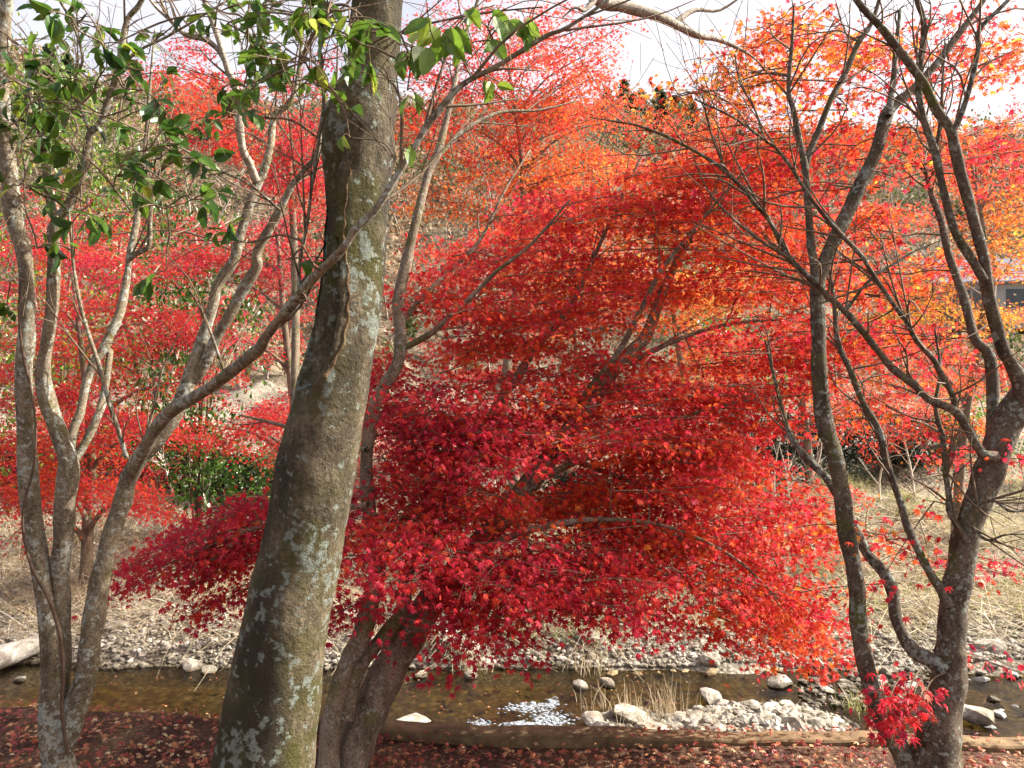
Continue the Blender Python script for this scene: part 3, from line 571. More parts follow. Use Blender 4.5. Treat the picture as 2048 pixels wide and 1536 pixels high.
    rows = [(1500,120,110,70,3.2,4.6,13,0.70),(1420,190,80,60,3.2,4.4,6,0.66),(1600,90,120,70,3.2,4.8,12,0.70),(1560,200,120,70,3.2,4.6,9,0.66),(1720,60,120,60,3.2,4.8,10,0.60),(1800,150,120,70,3.2,4.8,10,0.52),(1950,60,90,60,3.0,4.4,10,0.50),(2010,150,60,60,3.0,4.4,7,0.60),
            (1480,290,130,50,3.2,4.4,9,0.44),(1650,290,130,50,3.2,4.8,10,0.50),(1780,300,110,60,3.2,4.8,9,0.52),(1920,260,100,60,3.0,4.6,9,0.48),(2020,330,40,70,3.0,4.6,5,0.48),(1600,420,130,60,3.2,4.6,11,0.50),(1720,460,100,60,3.2,4.6,9,0.54),(1560,520,100,50,3.4,4.6,8,0.52),
            (1700,580,120,50,3.2,4.4,10,0.50),(1850,540,100,50,3.2,4.6,7,0.54),(1640,700,100,60,3.2,4.4,9,0.46),(1760,700,100,50,3.2,4.4,7,0.50),(1700,800,100,50,3.2,4.2,4,0.52),(1830,650,80,40,3.2,4.4,4,0.58),(1900,760,90,40,3.2,4.4,4,0.48),
            (1680,1060,70,40,3.0,3.5,3,0.53),(1800,1110,60,40,2.9,3.2,2,.3),(2000,890,40,30,2.8,3.2,2,0.36),(1960,1110,60,25,2.9,3.3,2,0.28),(1640,1190,70,40,3.0,3.6,4,0.54),(1990,1310,50,20,3.0,3.4,1,0.30)]
    ellipses(L, tw, sk, rows, .55, .27, .030, 74, .037, of, slope=.03, hv=.17, mul=.85)
    ellipses(L, tw, sk, [(1800,1400,50,50,2.55,2.75,7,.24),(1770,1440,40,40,2.55,2.75,3,.28)], .20, .12, .03, 20, .042, of)
    side_twigs(tw, sk, 300)
    tw.build('twigs', M_TWIG, root); L.build('crown', T7, M_MAPLE, root); print('right', L.count())
right_maple()

# ------------------------------------------------------------------ maples across the stream
def far_maple(bx, D, top, rows, label, hue_of=None, leaf=.056, n=270, ln=1.35, wd=.6, trunk_w=.16, spread=None, m=M_MAPBARK, name='maple_tree', lean=0):
    X = (bx-1024)/F*D; z0 = gz(X, D)-.05
    root = thing(name, label, 'tree', (X, D, z0)); sk = Skeleton(); tb = Tubes()
    base = np.array([X, D, z0]); tp = P(top[0], top[1], D)
    mid = base+(tp-base)*.35+[RNG.normal(0, .15)+lean, RNG.normal(0, .2), 0]; mid2 = base+(tp-base)*.68+[RNG.normal(0, .2), RNG.normal(0, .2), 0]
    sk.add(tb.add(np.array([base, base+(mid-base)*.5, mid, mid2, tp]), np.array([trunk_w*.62, trunk_w*.5, trunk_w*.4, trunk_w*.26, .012]), sides=10, sub=7, rough=.06))
    # limbs towards the heart of each part of the crown
    rows = [r_[:7]+(r_[7]+(.05 if r_[0] < 800 else .08),) for r_ in rows]
    for (px, py, rx, ry, d0, d1, k, hue) in rows:
        q = P(px, py, (d0+d1)/2); A = sk.p[0]; i = int(np.argmin(np.linalg.norm(A-q, axis=1)+np.maximum(0, A[:, 2]-q[2]+.6)*1.5)); b = A[i]; r = sk.r[0][i]*.7
        mm = (b+q)/2+[0, 0, .12*np.linalg.norm(q-b)]
        sk.add(tb.add(np.array([b, b*.6+mm*.4+[0, 0, .05], mm, q]), np.array([r, r*.75, r*.5, .008]), sides=7, sub=5, rough=.06))
    tb.build('trunk', m, root); L, tw = Leaves(), Tubes()
    ellipses(L, tw, sk, rows, ln, wd, .07, n, leaf, P(top[0], 700, D), slope=.02, hv=.12, mul=1.0)
    tw.build('twigs', M_TWIG, root); L.build('crown', T5, M_MAPLE, root); print(name, L.count())
far_maple(170, 11.5, (130, 430), [(80,600,120,60,10.5,12.5,9,.24),(230,560,150,60,10.5,12.5,10,.28),(60,750,90,70,10.5,12.5,7,.26),(220,720,150,70,10.5,12.8,9,.30),(330,640,120,50,10.5,12.8,8,.26),(100,880,130,60,10.5,12.5,10,.36),(280,870,140,50,10.5,12.5,9,.30),(120,980,130,40,10.3,12.2,12,.40),(250,1000,90,30,10.3,12,6,.36),(60,1010,70,25,10.3,11.8,4,.42),(200,800,160,60,10.5,12.5,8,.3),(380,760,80,50,10.5,12.5,4,.28),(50,430,60,60,10.5,12.5,3,.28)],
          'crimson-pink spreading maple across the stream, behind the grey camellia stems')
far_maple(565, 12.5, (545, 330), [(430,560,110,50,11.5,13.5,8,.22),(560,500,100,60,11.5,13.5,8,.22),(480,680,110,40,11.5,13.5,4,.30),(590,620,60,60,11.5,13.5,4,.26),(420,850,130,45,11.5,13.3,6,.34),(500,850,100,40,11.3,13,5,.34),(580,800,60,50,11.5,13,4,.3),(590,930,50,30,11.3,13,2,.38),(330,480,110,50,11.5,13.5,6,.28),(140,480,110,40,11.5,13.5,6,.24),(620,400,60,60,11.5,13.5,5,.28)],
          'slim-trunked red maple across the stream, seen just left of the thick lichened trunk')
far_maple(600, 8.9, (560, 90), [(560,280,90,60,8.2,9.6,9,.26),(600,360,70,50,8.2,9.6,7,.30),(440,200,80,50,8.2,9.8,9,.42),(380,140,60,50,8.2,9.8,4,.32),(640,200,50,80,8.2,9.6,4,.26),(480,280,70,40,8.4,9.6,6,.42),(400,250,50,40,8.4,9.6,3,.40)],
          'tall red maple with orange flecks rising behind the upper camellia leaves', ln=1.0, wd=.45, leaf=.048, n=230)
far_maple(1075, 10.6, (1000, 20), [(880,120,80,70,9.6,11.5,9,.32),(930,250,110,60,9.6,11.5,11,.38),(1080,120,110,70,9.6,11.5,13,.42),(1120,220,110,60,9.6,11.5,13,.50),(1050,330,140,50,9.6,11.5,11,.56),(1180,330,120,50,9.6,11.5,9,.54),(1000,50,110,40,9.6,11.5,7,.32),(1230,240,90,60,9.8,11.5,5,.46),(960,420,120,50,9.6,11.5,7,.56),(1170,110,50,60,9.6,11,5,.44),(1100,480,140,50,9.6,11.5,7,.5),(1220,560,120,60,9.8,11.5,7,.58)],
          'tall orange-red maple behind the leaning maple, its top against the white sky')
far_maple(1380, 13.5, (1400, 300), [(1420,570,90,40,12.5,14.5,8,.78),(1330,620,80,40,12.5,14.5,5,.7),(1500,600,90,40,12.5,14.5,5,.62),(1390,420,90,60,12.5,14.5,6,.60),(1330,300,100,60,12.5,14.5,6,.44),(1450,270,110,60,12.5,14.5,7,.46),(1300,720,110,50,12.5,14.5,6,.64),(1250,850,140,60,12.5,14.5,7,.56),(1420,700,120,50,12.5,14.5,5,.52),(1450,900,100,50,12.5,14.2,4,.44)],
          'orange-yellow maple across the stream, glimpsed through the leaning red maple')
far_maple(1905, 12.0, (1930, 260), [(1960,420,100,60,11,13,9,.72),(2020,500,80,50,11,13,7,.82),(1880,610,80,40,11,13,8,.88),(1990,620,80,40,11,13,6,.72),(1800,600,80,40,11,13,5,.68),(1850,720,120,50,11,13,5,.50),(1990,730,90,50,11,13,5,.5),(1780,830,110,50,11,13,7,.44),(1900,860,90,40,11,13,4,.58),(1950,300,110,60,11,13,8,.5),(2060,330,60,80,11,13,5,.45)],
          'golden-orange maple across the stream, behind the forks of the dark maple')

far_maple(300, 17.0, (260, 380), [(60,480,120,60,16,18.5,6,.22),(260,430,120,50,16,18.5,5,.26),(420,480,120,50,16,18.5,6,.20),(200,560,160,60,16,18.5,7,.24),(450,620,140,50,16,18.5,6,.24),(320,680,160,50,16,18.5,7,.28),(120,700,120,50,16,18.5,5,.26)],
          'dusky pink maple furthest back on the left, at the foot of the hillside', n=330, leaf=.075, ln=1.9, wd=.9)
far_maple(1130, 17.5, (1150, 330), [(900,520,120,60,16,19,6,.40),(1050,430,120,50,16,19,6,.46),(1230,450,120,50,16,19,6,.48),(1130,620,160,60,16,19,7,.36),(950,680,140,60,16,19,6,.34),(1300,520,120,60,16,19,5,.52),(1050,780,160,60,16,19,6,.34),(1330,800,120,60,16,19,5,.44)],
          'hazy red maple deep behind the leaning maple, at the foot of the hillside', n=330, leaf=.075, ln=1.9, wd=.9)
far_maple(1620, 16.5, (1650, 330), [(1560,380,120,50,15.5,18,5,.44),(1700,420,120,50,15.5,18,5,.42),(1600,560,120,50,15.5,18,4,.5),(1780,520,100,50,15.5,18,4,.5),(1680,680,130,50,15.5,18,4,.42),(1820,790,90,40,15.5,18,3,.48),(1500,760,100,50,15.5,18,4,.44)],
          'thin red maple behind the forked maple, at the foot of the hillside', n=230, leaf=.072, ln=1.9, wd=.9)

# ------------------------------------------------------------------ hill woods and far trees
def woods():
    L = Leaves(); tb = Tubes(); R = random.Random(3)
    for k in range(2600):
        y = 26+R.random()**.8*80; lat = R.uniform(-.95, .95); x = lat*y
        z = gz(x, y); h = R.uniform(2.0, 5.0)*(1 if y > 34 else .55); wd = h*R.uniform(.25, .5)
        hue = R.choice([.15, .3, .38, .45, .5, .6, .5, .75, .95, .35]); n = int(R.choice([30, 60, 90, 120])*(1.3 if hue > .7 else 1))
        c = np.array([x, y, z+h*.62])
        p = c+RNG.normal(0, .42, (n, 3))*[wd, wd, h*.42]
        L.add(p, RNG.normal(0, 1, (n, 3))+[0, -.3, .3], RNG.normal(0, 1, (n, 3)), RNG.uniform(.10, .34, n)*(y/55)**.6, hue+RNG.normal(0, .07, n))
        if k % 4 == 0:
            e = np.array([x+R.gauss(0, .32)*h, y, z+h*R.uniform(.7, 1.1)]); s_ = np.array([x, y, z-.2]); tb.add(np.array([s_, (s_+e)/2+[R.uniform(-.15, .15), 0, 0], e]), np.array([.05, .04, .012]), sides=4, sub=2, rough=0)
            for q in range(4):
                f = R.uniform(.3, .85); a = s_+(e-s_)*f; b_ = a+np.array([R.uniform(-1, 1)*wd, R.uniform(-1, 1)*wd, R.uniform(.3, .9)*wd]); tb.add(np.array([a, b_]), np.array([.03, .008]), sides=3, sub=1, rough=0)
    o = L.build('hillside_woods', TQ, M_WOODS); tag(o, 'bare and russet woods covering the hillside', 'woods', kind='stuff')
    o = tb.build('hillside_trunks', M_DULLTWIG); tag(o, 'thin pale bare trunks standing all over the wooded hillside', 'woods', kind='stuff')
woods()

def bare_tree(px, D, h, label, m=M_DULLTWIG, name='bare_tree', lean=0, seed=0, group=None, w=.06, n1=9):
    R = random.Random(seed); X = (px-1024)/F*D; z0 = gz(X, D)-.08
    root = thing(name, label, 'tree', (X, D, z0), group); b = np.array([X, D, z0]); t = b+np.array([lean, R.uniform(-.3, .3), h]); tb = Tubes()
    pr = tb.add(np.array([b, b+(t-b)*.3+[R.uniform(-.1, .1)*h*.5, 0, 0], b+(t-b)*.65+[R.uniform(-.1, .1)*h*.5, 0, 0], t]), np.array([w, w*.75, w*.5, w*.12]), sides=7, sub=5)
    tb.build('trunk', m, root); tb = Tubes()
    for k in range(n1):
        i = int(R.uniform(.25, .95)*(len(pr[0])-1)); a = pr[0][i]; r = pr[1][i]*.6; L_ = h*R.uniform(.2, .45)
        d = unit(np.array([R.uniform(-1, 1), R.uniform(-.7, .7), R.uniform(.2, 1.0)])); e = a+d*L_; mm = (a+e)/2+np.array([R.uniform(-.1, .1)*L_, 0, .1*L_])
        q = tb.add(np.array([a, mm, e]), np.array([r, r*.6, .004]), sides=5, sub=4)
        for j in range(5):
            s_ = q[0][int(R.uniform(.3, .95)*(len(q[0])-1))]; e2 = s_+unit(d+np.array([R.uniform(-1, 1), R.uniform(-1, 1), R.uniform(-.3, .8)]))*L_*R.uniform(.25, .5)
            tb.add(np.array([s_, (s_+e2)/2+[0, 0, .03*L_], e2]), np.array([r*.35, r*.25, .003]), sides=3, sub=2, rough=0)
    tb.build('branches', m, root)
bt = [(60,24,9,2.0),(190,27,10,-2.2),(330,25,8,2.6),(250,30,9,-.4),(480,27,8,-2.0),(870,26,8,2.4),(1180,28,7,-.6),(1440,27,7,.5),(1700,24,6,-.5),(1760,27,7,.4),(1850,25,6,.6),(2010,26,7,-.6)]
for i, (px, D, h, ln) in enumerate(bt):
    bare_tree(px, D, h, 'pale bare tree at the foot of the wooded hillside behind the red maples', lean=ln, seed=20+i, group='bare trees at the foot of the hillside', w=.11)
bs = [(1540,14.2,1.9),(1585,14.8,1.6),(1615,15.2,2.0),(1760,16.0,1.8),(1830,15.6,2.2),(1480,15.5,1.5),(430,14.6,1.5),(350,15.4,1.3),(600,15.0,1.6),(940,15.2,1.8),(1010,14.6,1.4)]
for i, (px, D, h) in enumerate(bs):
    bare_tree(px, D, h, 'leafless bleached sapling standing among the shrubs on the far bank', name='bare_sapling', m=M_PALETWIG, lean=RNG.uniform(-.4, .4), seed=60+i, group='leafless saplings on the far bank', w=.028, n1=8)

def conifer(px, D, h, seed):
    R = random.Random(seed); X = (px-1024)/F*D; z0 = gz(X, D)-.2
    root = thing('conifer_tree', 'dark green conifer on the hill ridge behind the maples', 'tree', (X, D, z0), 'conifers along the hill ridge')
    tb = Tubes(); tb.add(np.array([(X, D, z0), (X, D, z0+h*.5), (X, D, z0+h)]), np.array([.22, .13, .03]), sides=7, sub=3); tb.build('trunk', M_MAPBARK, root)
    L = Leaves(); n = 900; f = RNG.uniform(.1, 1, n)**1.1; rad = (1-f)*h*.30+.1; a = RNG.uniform(0, 6.283, n); q = rad*np.sqrt(RNG.uniform(.1, 1, n))*(1+.25*np.sin(f*34))
    p = np.column_stack([X+np.cos(a)*q, D+np.sin(a)*q, z0+h*f-q*.25]); t = np.column_stack([np.cos(a), np.sin(a), -.35*np.ones(n)])
    L.add(p, RNG.normal(0, .4, (n, 3))+[0, -.3, .8], t, RNG.uniform(.35, .8, n), RNG.uniform(0, 1, n)); L.build('crown', TQ, M_CONIFER, root)
for i, (px, D, h) in enumerate([(1215,84,5),(1248,86,6.5),(1282,83,5),(1318,86,6.5),(1350,84,5.5),(1385,82,5),(1410,84,4),(1265,74,5),(1325,75,5.5),(430,84,6),(100,60,8),(135,62,7),(70,56,7),(1475,80,5)]): conifer(px, D, h, i)

# evergreen bushes
def bush(px, D, w_, h, hue, label, leaf=.09, n=900, group=None, name='evergreen_bush', cat='bush', m=None):
    X = (px-1024)/F*D; z0 = gz(X, D)-.05
    root = thing(name, label, cat, (X, D, z0), group); tb = Tubes(); L = Leaves()
    for k in range(9):
        a = RNG.uniform(0, 6.28); e = np.array([X+math.cos(a)*w_*.35, D+math.sin(a)*w_*.3, z0+h*RNG.uniform(.5, .9)])
        tb.add(np.array([(X+RNG.normal(0, .04), D, z0), (X+math.cos(a)*w_*.12, D+math.sin(a)*w_*.1, z0+h*.4), e]), np.array([.022, .015, .005]), sides=5, sub=3)
    tb.build('stems', M_TWIG, root)
    nc = 26
    for k in range(nc):
        a = RNG.uniform(0, 6.28); q = math.sqrt(RNG.uniform(0, 1)); zz = RNG.uniform(.12, .95); rr = q*w_*.5*math.sqrt(max(.1, 1-(zz*1.0-.35)**2*1.4))
        c = np.array([X+math.cos(a)*rr, D+math.sin(a)*rr*.8, z0+zz*h]); m_ = n//nc
        p = c+RNG.normal(0, 1, (m_, 3))*[w_*.10, w_*.10, h*.07]; t = (p-c)+RNG.normal(0, .04, (m_, 3))
        L.add(p, RNG.normal(0, .6, (m_, 3))+[0, -.2, .8], t, leaf*RNG.uniform(.6, 1.2, m_), hue+RNG.normal(0, .16, m_))
    L.build('foliage', TOV, m or M_GREEN, root)
bush(545, 13.8, 1.7, 1.7, .40, 'leafy green evergreen bush between the slim red maple and the thick trunk', n=1500)
bush(470, 16.0, 2.2, 1.1, .05, 'low dark rounded evergreen shrub under the left crimson maples', m=M_SHADEGREEN, n=4500)
bush(1155, 15.2, 1.5, .8, .05, 'small dark evergreen shrub showing through the leaning maple above the gravel', m=M_SHADEGREEN, n=3500)
bush(1570, 17.6, 3.2, 1.5, .08, 'broad dark evergreen shrub behind bleached saplings, left of the forked maple stem', m=M_SHADEGREEN, n=7000)
bush(1800, 18.6, 3.0, 1.3, .10, 'dark shrub between the forks of the right maple above the dry slope', m=M_SHADEGREEN, n=6500)
bush(60, 17.0, 2.6, 1.0, .12, 'low dark shrub behind the leftmost camellia stem', m=M_SHADEGREEN, n=3500)
bush(290, 17.8, 3.0, 1.1, .20, 'mid-height green shrub behind the crimson-pink maple', m=M_SHADEGREEN, n=4500)
bush(1990, 19.5, 3.4, 2.0, .75, 'yellow-green shrub at the back of the dry slope, by the right maple trunk', n=2200)
bush(1480, 22, 3.5, 5.0, .72, 'tall pale green tree-like bush between the orange maple and the forked stem', n=2600, leaf=.12)
bush(395, 13.6, 2.6, 6.9, .42, 'tall evergreen holding dark shade behind the upper camellia branches', n=4600, leaf=.10, name='evergreen_tree', cat='tree')
bush(120, 15.5, 3.6, 9.6, .72, 'tall yellow-green evergreen behind the leftmost camellia leaves', n=5200, leaf=.11, name='evergreen_tree', cat='tree')
bush(720, 19, 3.2, 2.0, .35, 'green shrub directly behind the thick lichened trunk', n=1500)

for px, D, w_, h, hue in [(20,16.5,2.6,1.7,.30),(170,18.5,3.2,1.9,.36),(330,16.2,2.4,1.5,.34),(620,17.5,3.0,1.8,.34),(800,16.4,2.6,1.6,.38),(930,18.0,3.2,2.0,.32),(1060,17.0,2.6,1.7,.42),(1240,18.4,3.2,2.0,.40),(1360,17.2,2.6,1.6,.46),(1700,20.5,3.0,1.9,.52),(1900,21.5,3.0,1.8,.58)]:
    bush(px, D, w_, h, hue, 'low red-leaved shrub along the back of the far bank, beneath the maples', m=M_MAPLE, n=4200, leaf=.06, group='red-leaved shrubs along the back of the far bank', name='red_shrub')

# buildings glimpsed beyond
def shed(name, px, D, w_, dpt, h, rh, wallc, roofc, label, cat, rot=0.0):
    X = (px-1024)/F*D; z0 = gz(X, D)-.3
    root = thing(name, label, cat, (X, D, z0)); import bmesh
    def solid(nm, V, Fc, m, par=None):
        me = bpy.data.meshes.new(nm); me.from_pydata(V, [], Fc); me.update(); me.materials.append(m); o = bpy.data.objects.new(nm, me); link(o, par or root); return o
    a, d = w_/2, dpt/2
    V = [(-a,-d,0),(a,-d,0),(a,d,0),(-a,d,0),(-a,-d,h),(a,-d,h),(a,d,h),(-a,d,h),(-a,0,h+rh),(a,0,h+rh)]
    wall = solid('wall', V, [(0,1,5,4),(1,2,6,9,5),(2,3,7,6),(3,0,4,8,7)], wallc)
    o_ = .3; e = .08; k = rh/d
    def pitch(sg):
        y0, y1 = sg*(d+o_), 0; z_0, z_1 = h-k*o_+.01, h+rh+.01
        Vr = [(-a-o_,y0,z_0),(a+o_,y0,z_0),(a+o_,y1,z_1),(-a-o_,y1,z_1)]; Vr += [(x,y,z+e) for x, y, z in Vr]
        return Vr, [(0,1,2,3),(4,5,6,7),(0,1,5,4),(1,2,6,5),(2,3,7,6),(3,0,4,7)]
    for sg in (-1, 1): solid('roof', *pitch(sg), roofc)
    M_W = plain_mat('window_glass', (.03,.035,.04), (.06,.07,.08), 3, .15, .0, .01, .5); M_D = plain_mat('door_paint', (.10,.10,.09), (.15,.14,.13), 6)
    for sx in ((-.28, .28) if w_ > 2.5 else (.22,)):
        f = solid('window', [(sx*w_-.45,-d-.03,h*.42),(sx*w_+.45,-d-.03,h*.42),(sx*w_+.45,-d-.03,h*.8),(sx*w_-.45,-d-.03,h*.8)]+[(sx*w_-.45,-d+.02,h*.42),(sx*w_+.45,-d+.02,h*.42),(sx*w_+.45,-d+.02,h*.8),(sx*w_-.45,-d+.02,h*.8)], [(0,1,2,3),(0,1,5,4),(1,2,6,5),(2,3,7,6),(3,0,4,7)], M_W)
    x0 = -.05*w_ if w_ > 2.5 else -.25*w_
    solid('door', [(x0-.4,-d-.04,.3),(x0+.4,-d-.04,.3),(x0+.4,-d-.04,h*.82),(x0-.4,-d-.04,h*.82),(x0-.4,-d+.02,.3),(x0+.4,-d+.02,.3),(x0+.4,-d+.02,h*.82),(x0-.4,-d+.02,h*.82)], [(0,1,2,3),(0,1,5,4),(1,2,6,5),(2,3,7,6),(3,0,4,7)], M_D)
    root.rotation_euler.z = rot
M_GREYW = plain_mat('grey_wall', (.36,.36,.36), (.46,.46,.45), 2); M_GREYR = plain_mat('grey_roof', (.10,.10,.11), (.16,.16,.17), 3)
M_BLUER = plain_mat('slate_blue_roof', (.09,.12,.18), (.16,.20,.27), 3); M_CREAM = plain_mat('pale_wall', (.30,.29,.27), (.4,.39,.36), 2)
shed('grey_shed', 1297, 35, 1.7, 1.6, 2.4, .3, M_GREYW, M_GREYR, 'small grey shed on the hillside seen through the middle of the leaning maple', 'shed', .1)
shed('hillside_house', 1945, 36, 4.2, 3.6, 2.2, 1.1, M_CREAM, M_BLUER, 'pale house with slate-blue roof on the slope behind the golden-orange maple', 'house', -.2)

# ------------------------------------------------------------------ stones
def rock_mesh(seed, m, flat=.7, det=2):
    import bmesh
    bm = bmesh.new(); bmesh.ops.create_icosphere(bm, subdivisions=det, radius=1); R = random.Random(seed)
    pl = [(Vector((R.gauss(0,1), R.gauss(0,1), R.gauss(0,1))).normalized(), R.uniform(.55, .85)) for _ in range(9)]
    o = Vector((R.uniform(-9, 9), R.uniform(-9, 9), R.uniform(-9, 9)))
    for v in bm.verts:
        c = v.co.copy()
        for nrm, d in pl:
            k = c.dot(nrm)
            if k > d: c -= nrm*(k-d)*.9
        c *= 1+.16*mnoise.noise(c*1.4+o)+.07*mnoise.noise(c*4+o); c.z *= flat; v.co = c
    me = bpy.data.meshes.new('stone')
    for f in bm.faces: f.smooth = False
    bm.to_mesh(me); bm.free(); me.materials.append(m); return me
PALE = [rock_mesh(i, M_STONE, .55+.3*random.random()) for i in range(7)]; GREY = [rock_mesh(40+i, M_DARKSTONE, .6) for i in range(4)]
def stone(x, y, s_, label, group=None, mesh=None, dz=.35, z=None, name='stone'):
    o = bpy.data.objects.new(name, mesh or random.choice(PALE)); link(o)
    zz = (max(gz(x, y), -1.93) if z is None else z)
    o.location = (x, y, zz+s_*.5*dz); o.scale = (s_*.5*random.uniform(.8, 1.3), s_*.5*random.uniform(.8, 1.2), s_*.5*random.uniform(.75, 1.1)); o.rotation_euler = (random.uniform(-.3, .3), random.uniform(-.3, .3), random.uniform(0, 6.28))
    return tag(o, label, 'stone', group)
def wpx(px, py, z): D = (CAM_Z-z)*F/(py-768); return (px-1024)/F*D, D
for px, py, s_, lab in [(840,1345,.22,'white flat stone in the stream just right of the leaning maple trunk'),(905,1312,.55,'large pale boulder at the far waterline right of the leaning maple trunk'),(940,1345,.22,'small tan stone in the water below the pale boulder'),
                        (1420,1390,.36,'bright white pointed stone standing at the near edge of the midstream channel'),(1445,1403,.22,'small white stone beside the bright pointed stone'),(1190,1440,.34,'rounded pale stone left of the straw tufts in midstream'),(1265,1432,.42,'tall pale stone among the midstream straw tufts'),
                        (1210,1462,.42,'broad tan stone at the near side of the midstream pile'),(1300,1470,.45,'pale wedge stone at the near tip of the midstream pile'),(1220,1432,.2,'small stone between the two midstream boulders'),(820,1448,.38,'flat white stone at the near waterline beside the maple trunk'),(785,1452,.24,'low white stone next to the flat white stone'),
                        (1950,1428,.42,'white stone in the grey water right of the dark maple trunk'),(1985,1390,.16,'small white stone in the stream near the right edge'),(1010,1285,.38,'pale flat boulder among the gravel behind the straw tufts'),(880,1285,.4,'grey-white boulder behind the large waterline boulder'),
                        (385,1328,.30,'white stone, largest of the waterline stones between camellia and thick trunk'),(415,1334,.22,'white stone at the waterline close to the thick trunk'),(40,1352,.2,'white stone lying below the bleached log'),(1160,1365,.2,'pale stone in the water below the far straw bank'),(1215,1360,.26,'white flat stone at the far waterline in midstream')]:
    x, y = wpx(px, py, -1.85); stone(x, y, s_, lab)
rr = random.Random(5)
for px, py, s_ in [(230,1225,.3),(330,1190,.25),(560,1240,.3),(700,1210,.3),(930,1250,.35),(1090,1215,.3),(1180,1240,.3),(1330,1215,.3),(1420,1262,.25),(1560,1290,.3),(1640,1240,.25),(1980,1255,.3),(1960,1180,.25),(100,1190,.3)]:
    x, y = wpx(px, py, -1.45); stone(x, y, s_*1.2, 'weathered stone half sunk in the dry straw of the far bank', 'stones half sunk in the straw of the far bank', dz=.15)
for k in range(120):
    a = rr.uniform(0, 6.28); q = math.sqrt(rr.random()); x = 2.55+math.cos(a)*q*.98; y = 7.85+math.sin(a)*q*.5
    stone(x, y, rr.choice([.06, .08, .10, .13, .17, .22]), 'pale broken stone in the heaped midstream pile', 'stones heaped in the midstream pile', z=-1.97+.19*(1-q*q), dz=.4)
for k in range(85):
    px = rr.uniform(190, 700) if k < 50 else rr.uniform(850, 2040); x = (px-1024)/F*9.5; y = float(shore(np.array(x)))+rr.uniform(-.12, .28)
    stone(x, y, rr.choice([.05, .07, .09, .13]), 'small pale stone in the line along the far waterline', 'small stones along the far waterline', dz=.4)
for k in range(38):
    px = rr.uniform(1630, 1860); x, y = wpx(px, 1300+100*rr.random()**1.3, -1.85)
    stone(x, y, rr.choice([.08, .11, .15, .2]), 'pale stone on the stony spit behind the right maple trunk', 'stones on the spit behind the right maple', z=-1.93, dz=.6)
for k in range(20):
    px = rr.uniform(1650, 2040); x, y = wpx(px, rr.uniform(1350, 1465), -1.9)
    stone(x, y, rr.uniform(.06, .2), 'grey wet stone in the shallows by the right maple trunk', 'wet stones in the shallows', mesh=rr.choice(GREY), dz=.2)

# gravel: low stones nobody could count
def ico():
    import bmesh
    bm = bmesh.new(); bmesh.ops.create_icosphere(bm, subdivisions=1, radius=1); V = np.array([v.co[:] for v in bm.verts]); Fc = np.array([[v.index for v in f.verts] for f in bm.faces]); bm.free(); return V, Fc
def gravel(n, name, m, fn, label, smin, smax, zf=ground):
    V, Fc = ico(); pts = fn(n); x, y = pts[:, 0], pts[:, 1]; z = zf(x, y); n = len(x)
    s_ = smin+(smax-smin)*RNG.uniform(0, 1, n)**3
    J = V[None]*(1+RNG.normal(0, .2, (n, len(V), 1)))*s_[:, None, None]*np.stack([RNG.uniform(.7, 1.3, n), RNG.uniform(.7, 1.3, n), RNG.uniform(.45, .9, n)], 1)[:, None]
    a = RNG.uniform(0, 6.28, n); c, q = np.cos(a)[:, None], np.sin(a)[:, None]
    W = np.stack([J[..., 0]*c-J[..., 1]*q, J[..., 0]*q+J[..., 1]*c, J[..., 2]], -1)+np.stack([x, y, z+s_*.2], -1)[:, None]
    o = link(mesh_np(name, W.reshape(-1, 3), (Fc[None]+(np.arange(n)*len(V))[:, None, None]).reshape(-1, 3), m, False)); tag(o, label, 'gravel', kind='stuff')
def far_pts(n):
    px = RNG.uniform(-150, 2200, n); d = 9.45+RNG.uniform(0, 1, n)**2.2*6; x = (px-1024)/F*d; return np.column_stack([x, np.maximum(d, shore(x)-.05)])
gravel(22000, 'gravel_stones', M_STONE, far_pts, 'pale gravel strewn over the far bank', .010, .05)
def heap_pts(n):
    a = RNG.uniform(0, 6.28, n); q = np.sqrt(RNG.uniform(0, 1, n)); return np.column_stack([2.55+np.cos(a)*q*1.02, 7.85+np.sin(a)*q*.52])
def heap_z(x, y): q = np.clip(((x-2.55)/1.02)**2+((y-7.85)/.52)**2, 0, 1); return -1.95+.20*(1-q)
def spit_pts(n): px = RNG.uniform(1600, 1900, n); z_ = -1.87; D = (CAM_Z-z_)*F/(RNG.uniform(1295, 1410, n)-768); return np.column_stack([(px-1024)/F*D, D])
gravel(2600, 'heap_rubble', M_STONE, heap_pts, 'broken rubble filling the midstream stone pile', .012, .06, zf=heap_z)
def tip_pts(n): a = RNG.uniform(0, 6.28, n); q = np.sqrt(RNG.uniform(0, 1, n)); return np.column_stack([1.28+np.cos(a)*q*.42, 7.85+np.sin(a)*q*.34])
gravel(800, 'tip_rubble', M_STONE, tip_pts, 'rubble at the left tip of the midstream stone pile', .015, .075, zf=lambda x, y: np.full(len(x), -1.90))
gravel(900, 'spit_rubble', M_STONE, spit_pts, 'rubble of the stony spit behind the right maple', .012, .06, zf=lambda x, y: np.full(len(x), -1.90))
def bed_pts(n): return np.column_stack([RNG.uniform(-8, 8, n), RNG.uniform(6.2, 9.4, n)])
gravel(1500, 'bed_pebbles', M_BEDSTONE, bed_pts, 'brown pebbles lying on the stream bed', .02, .09)

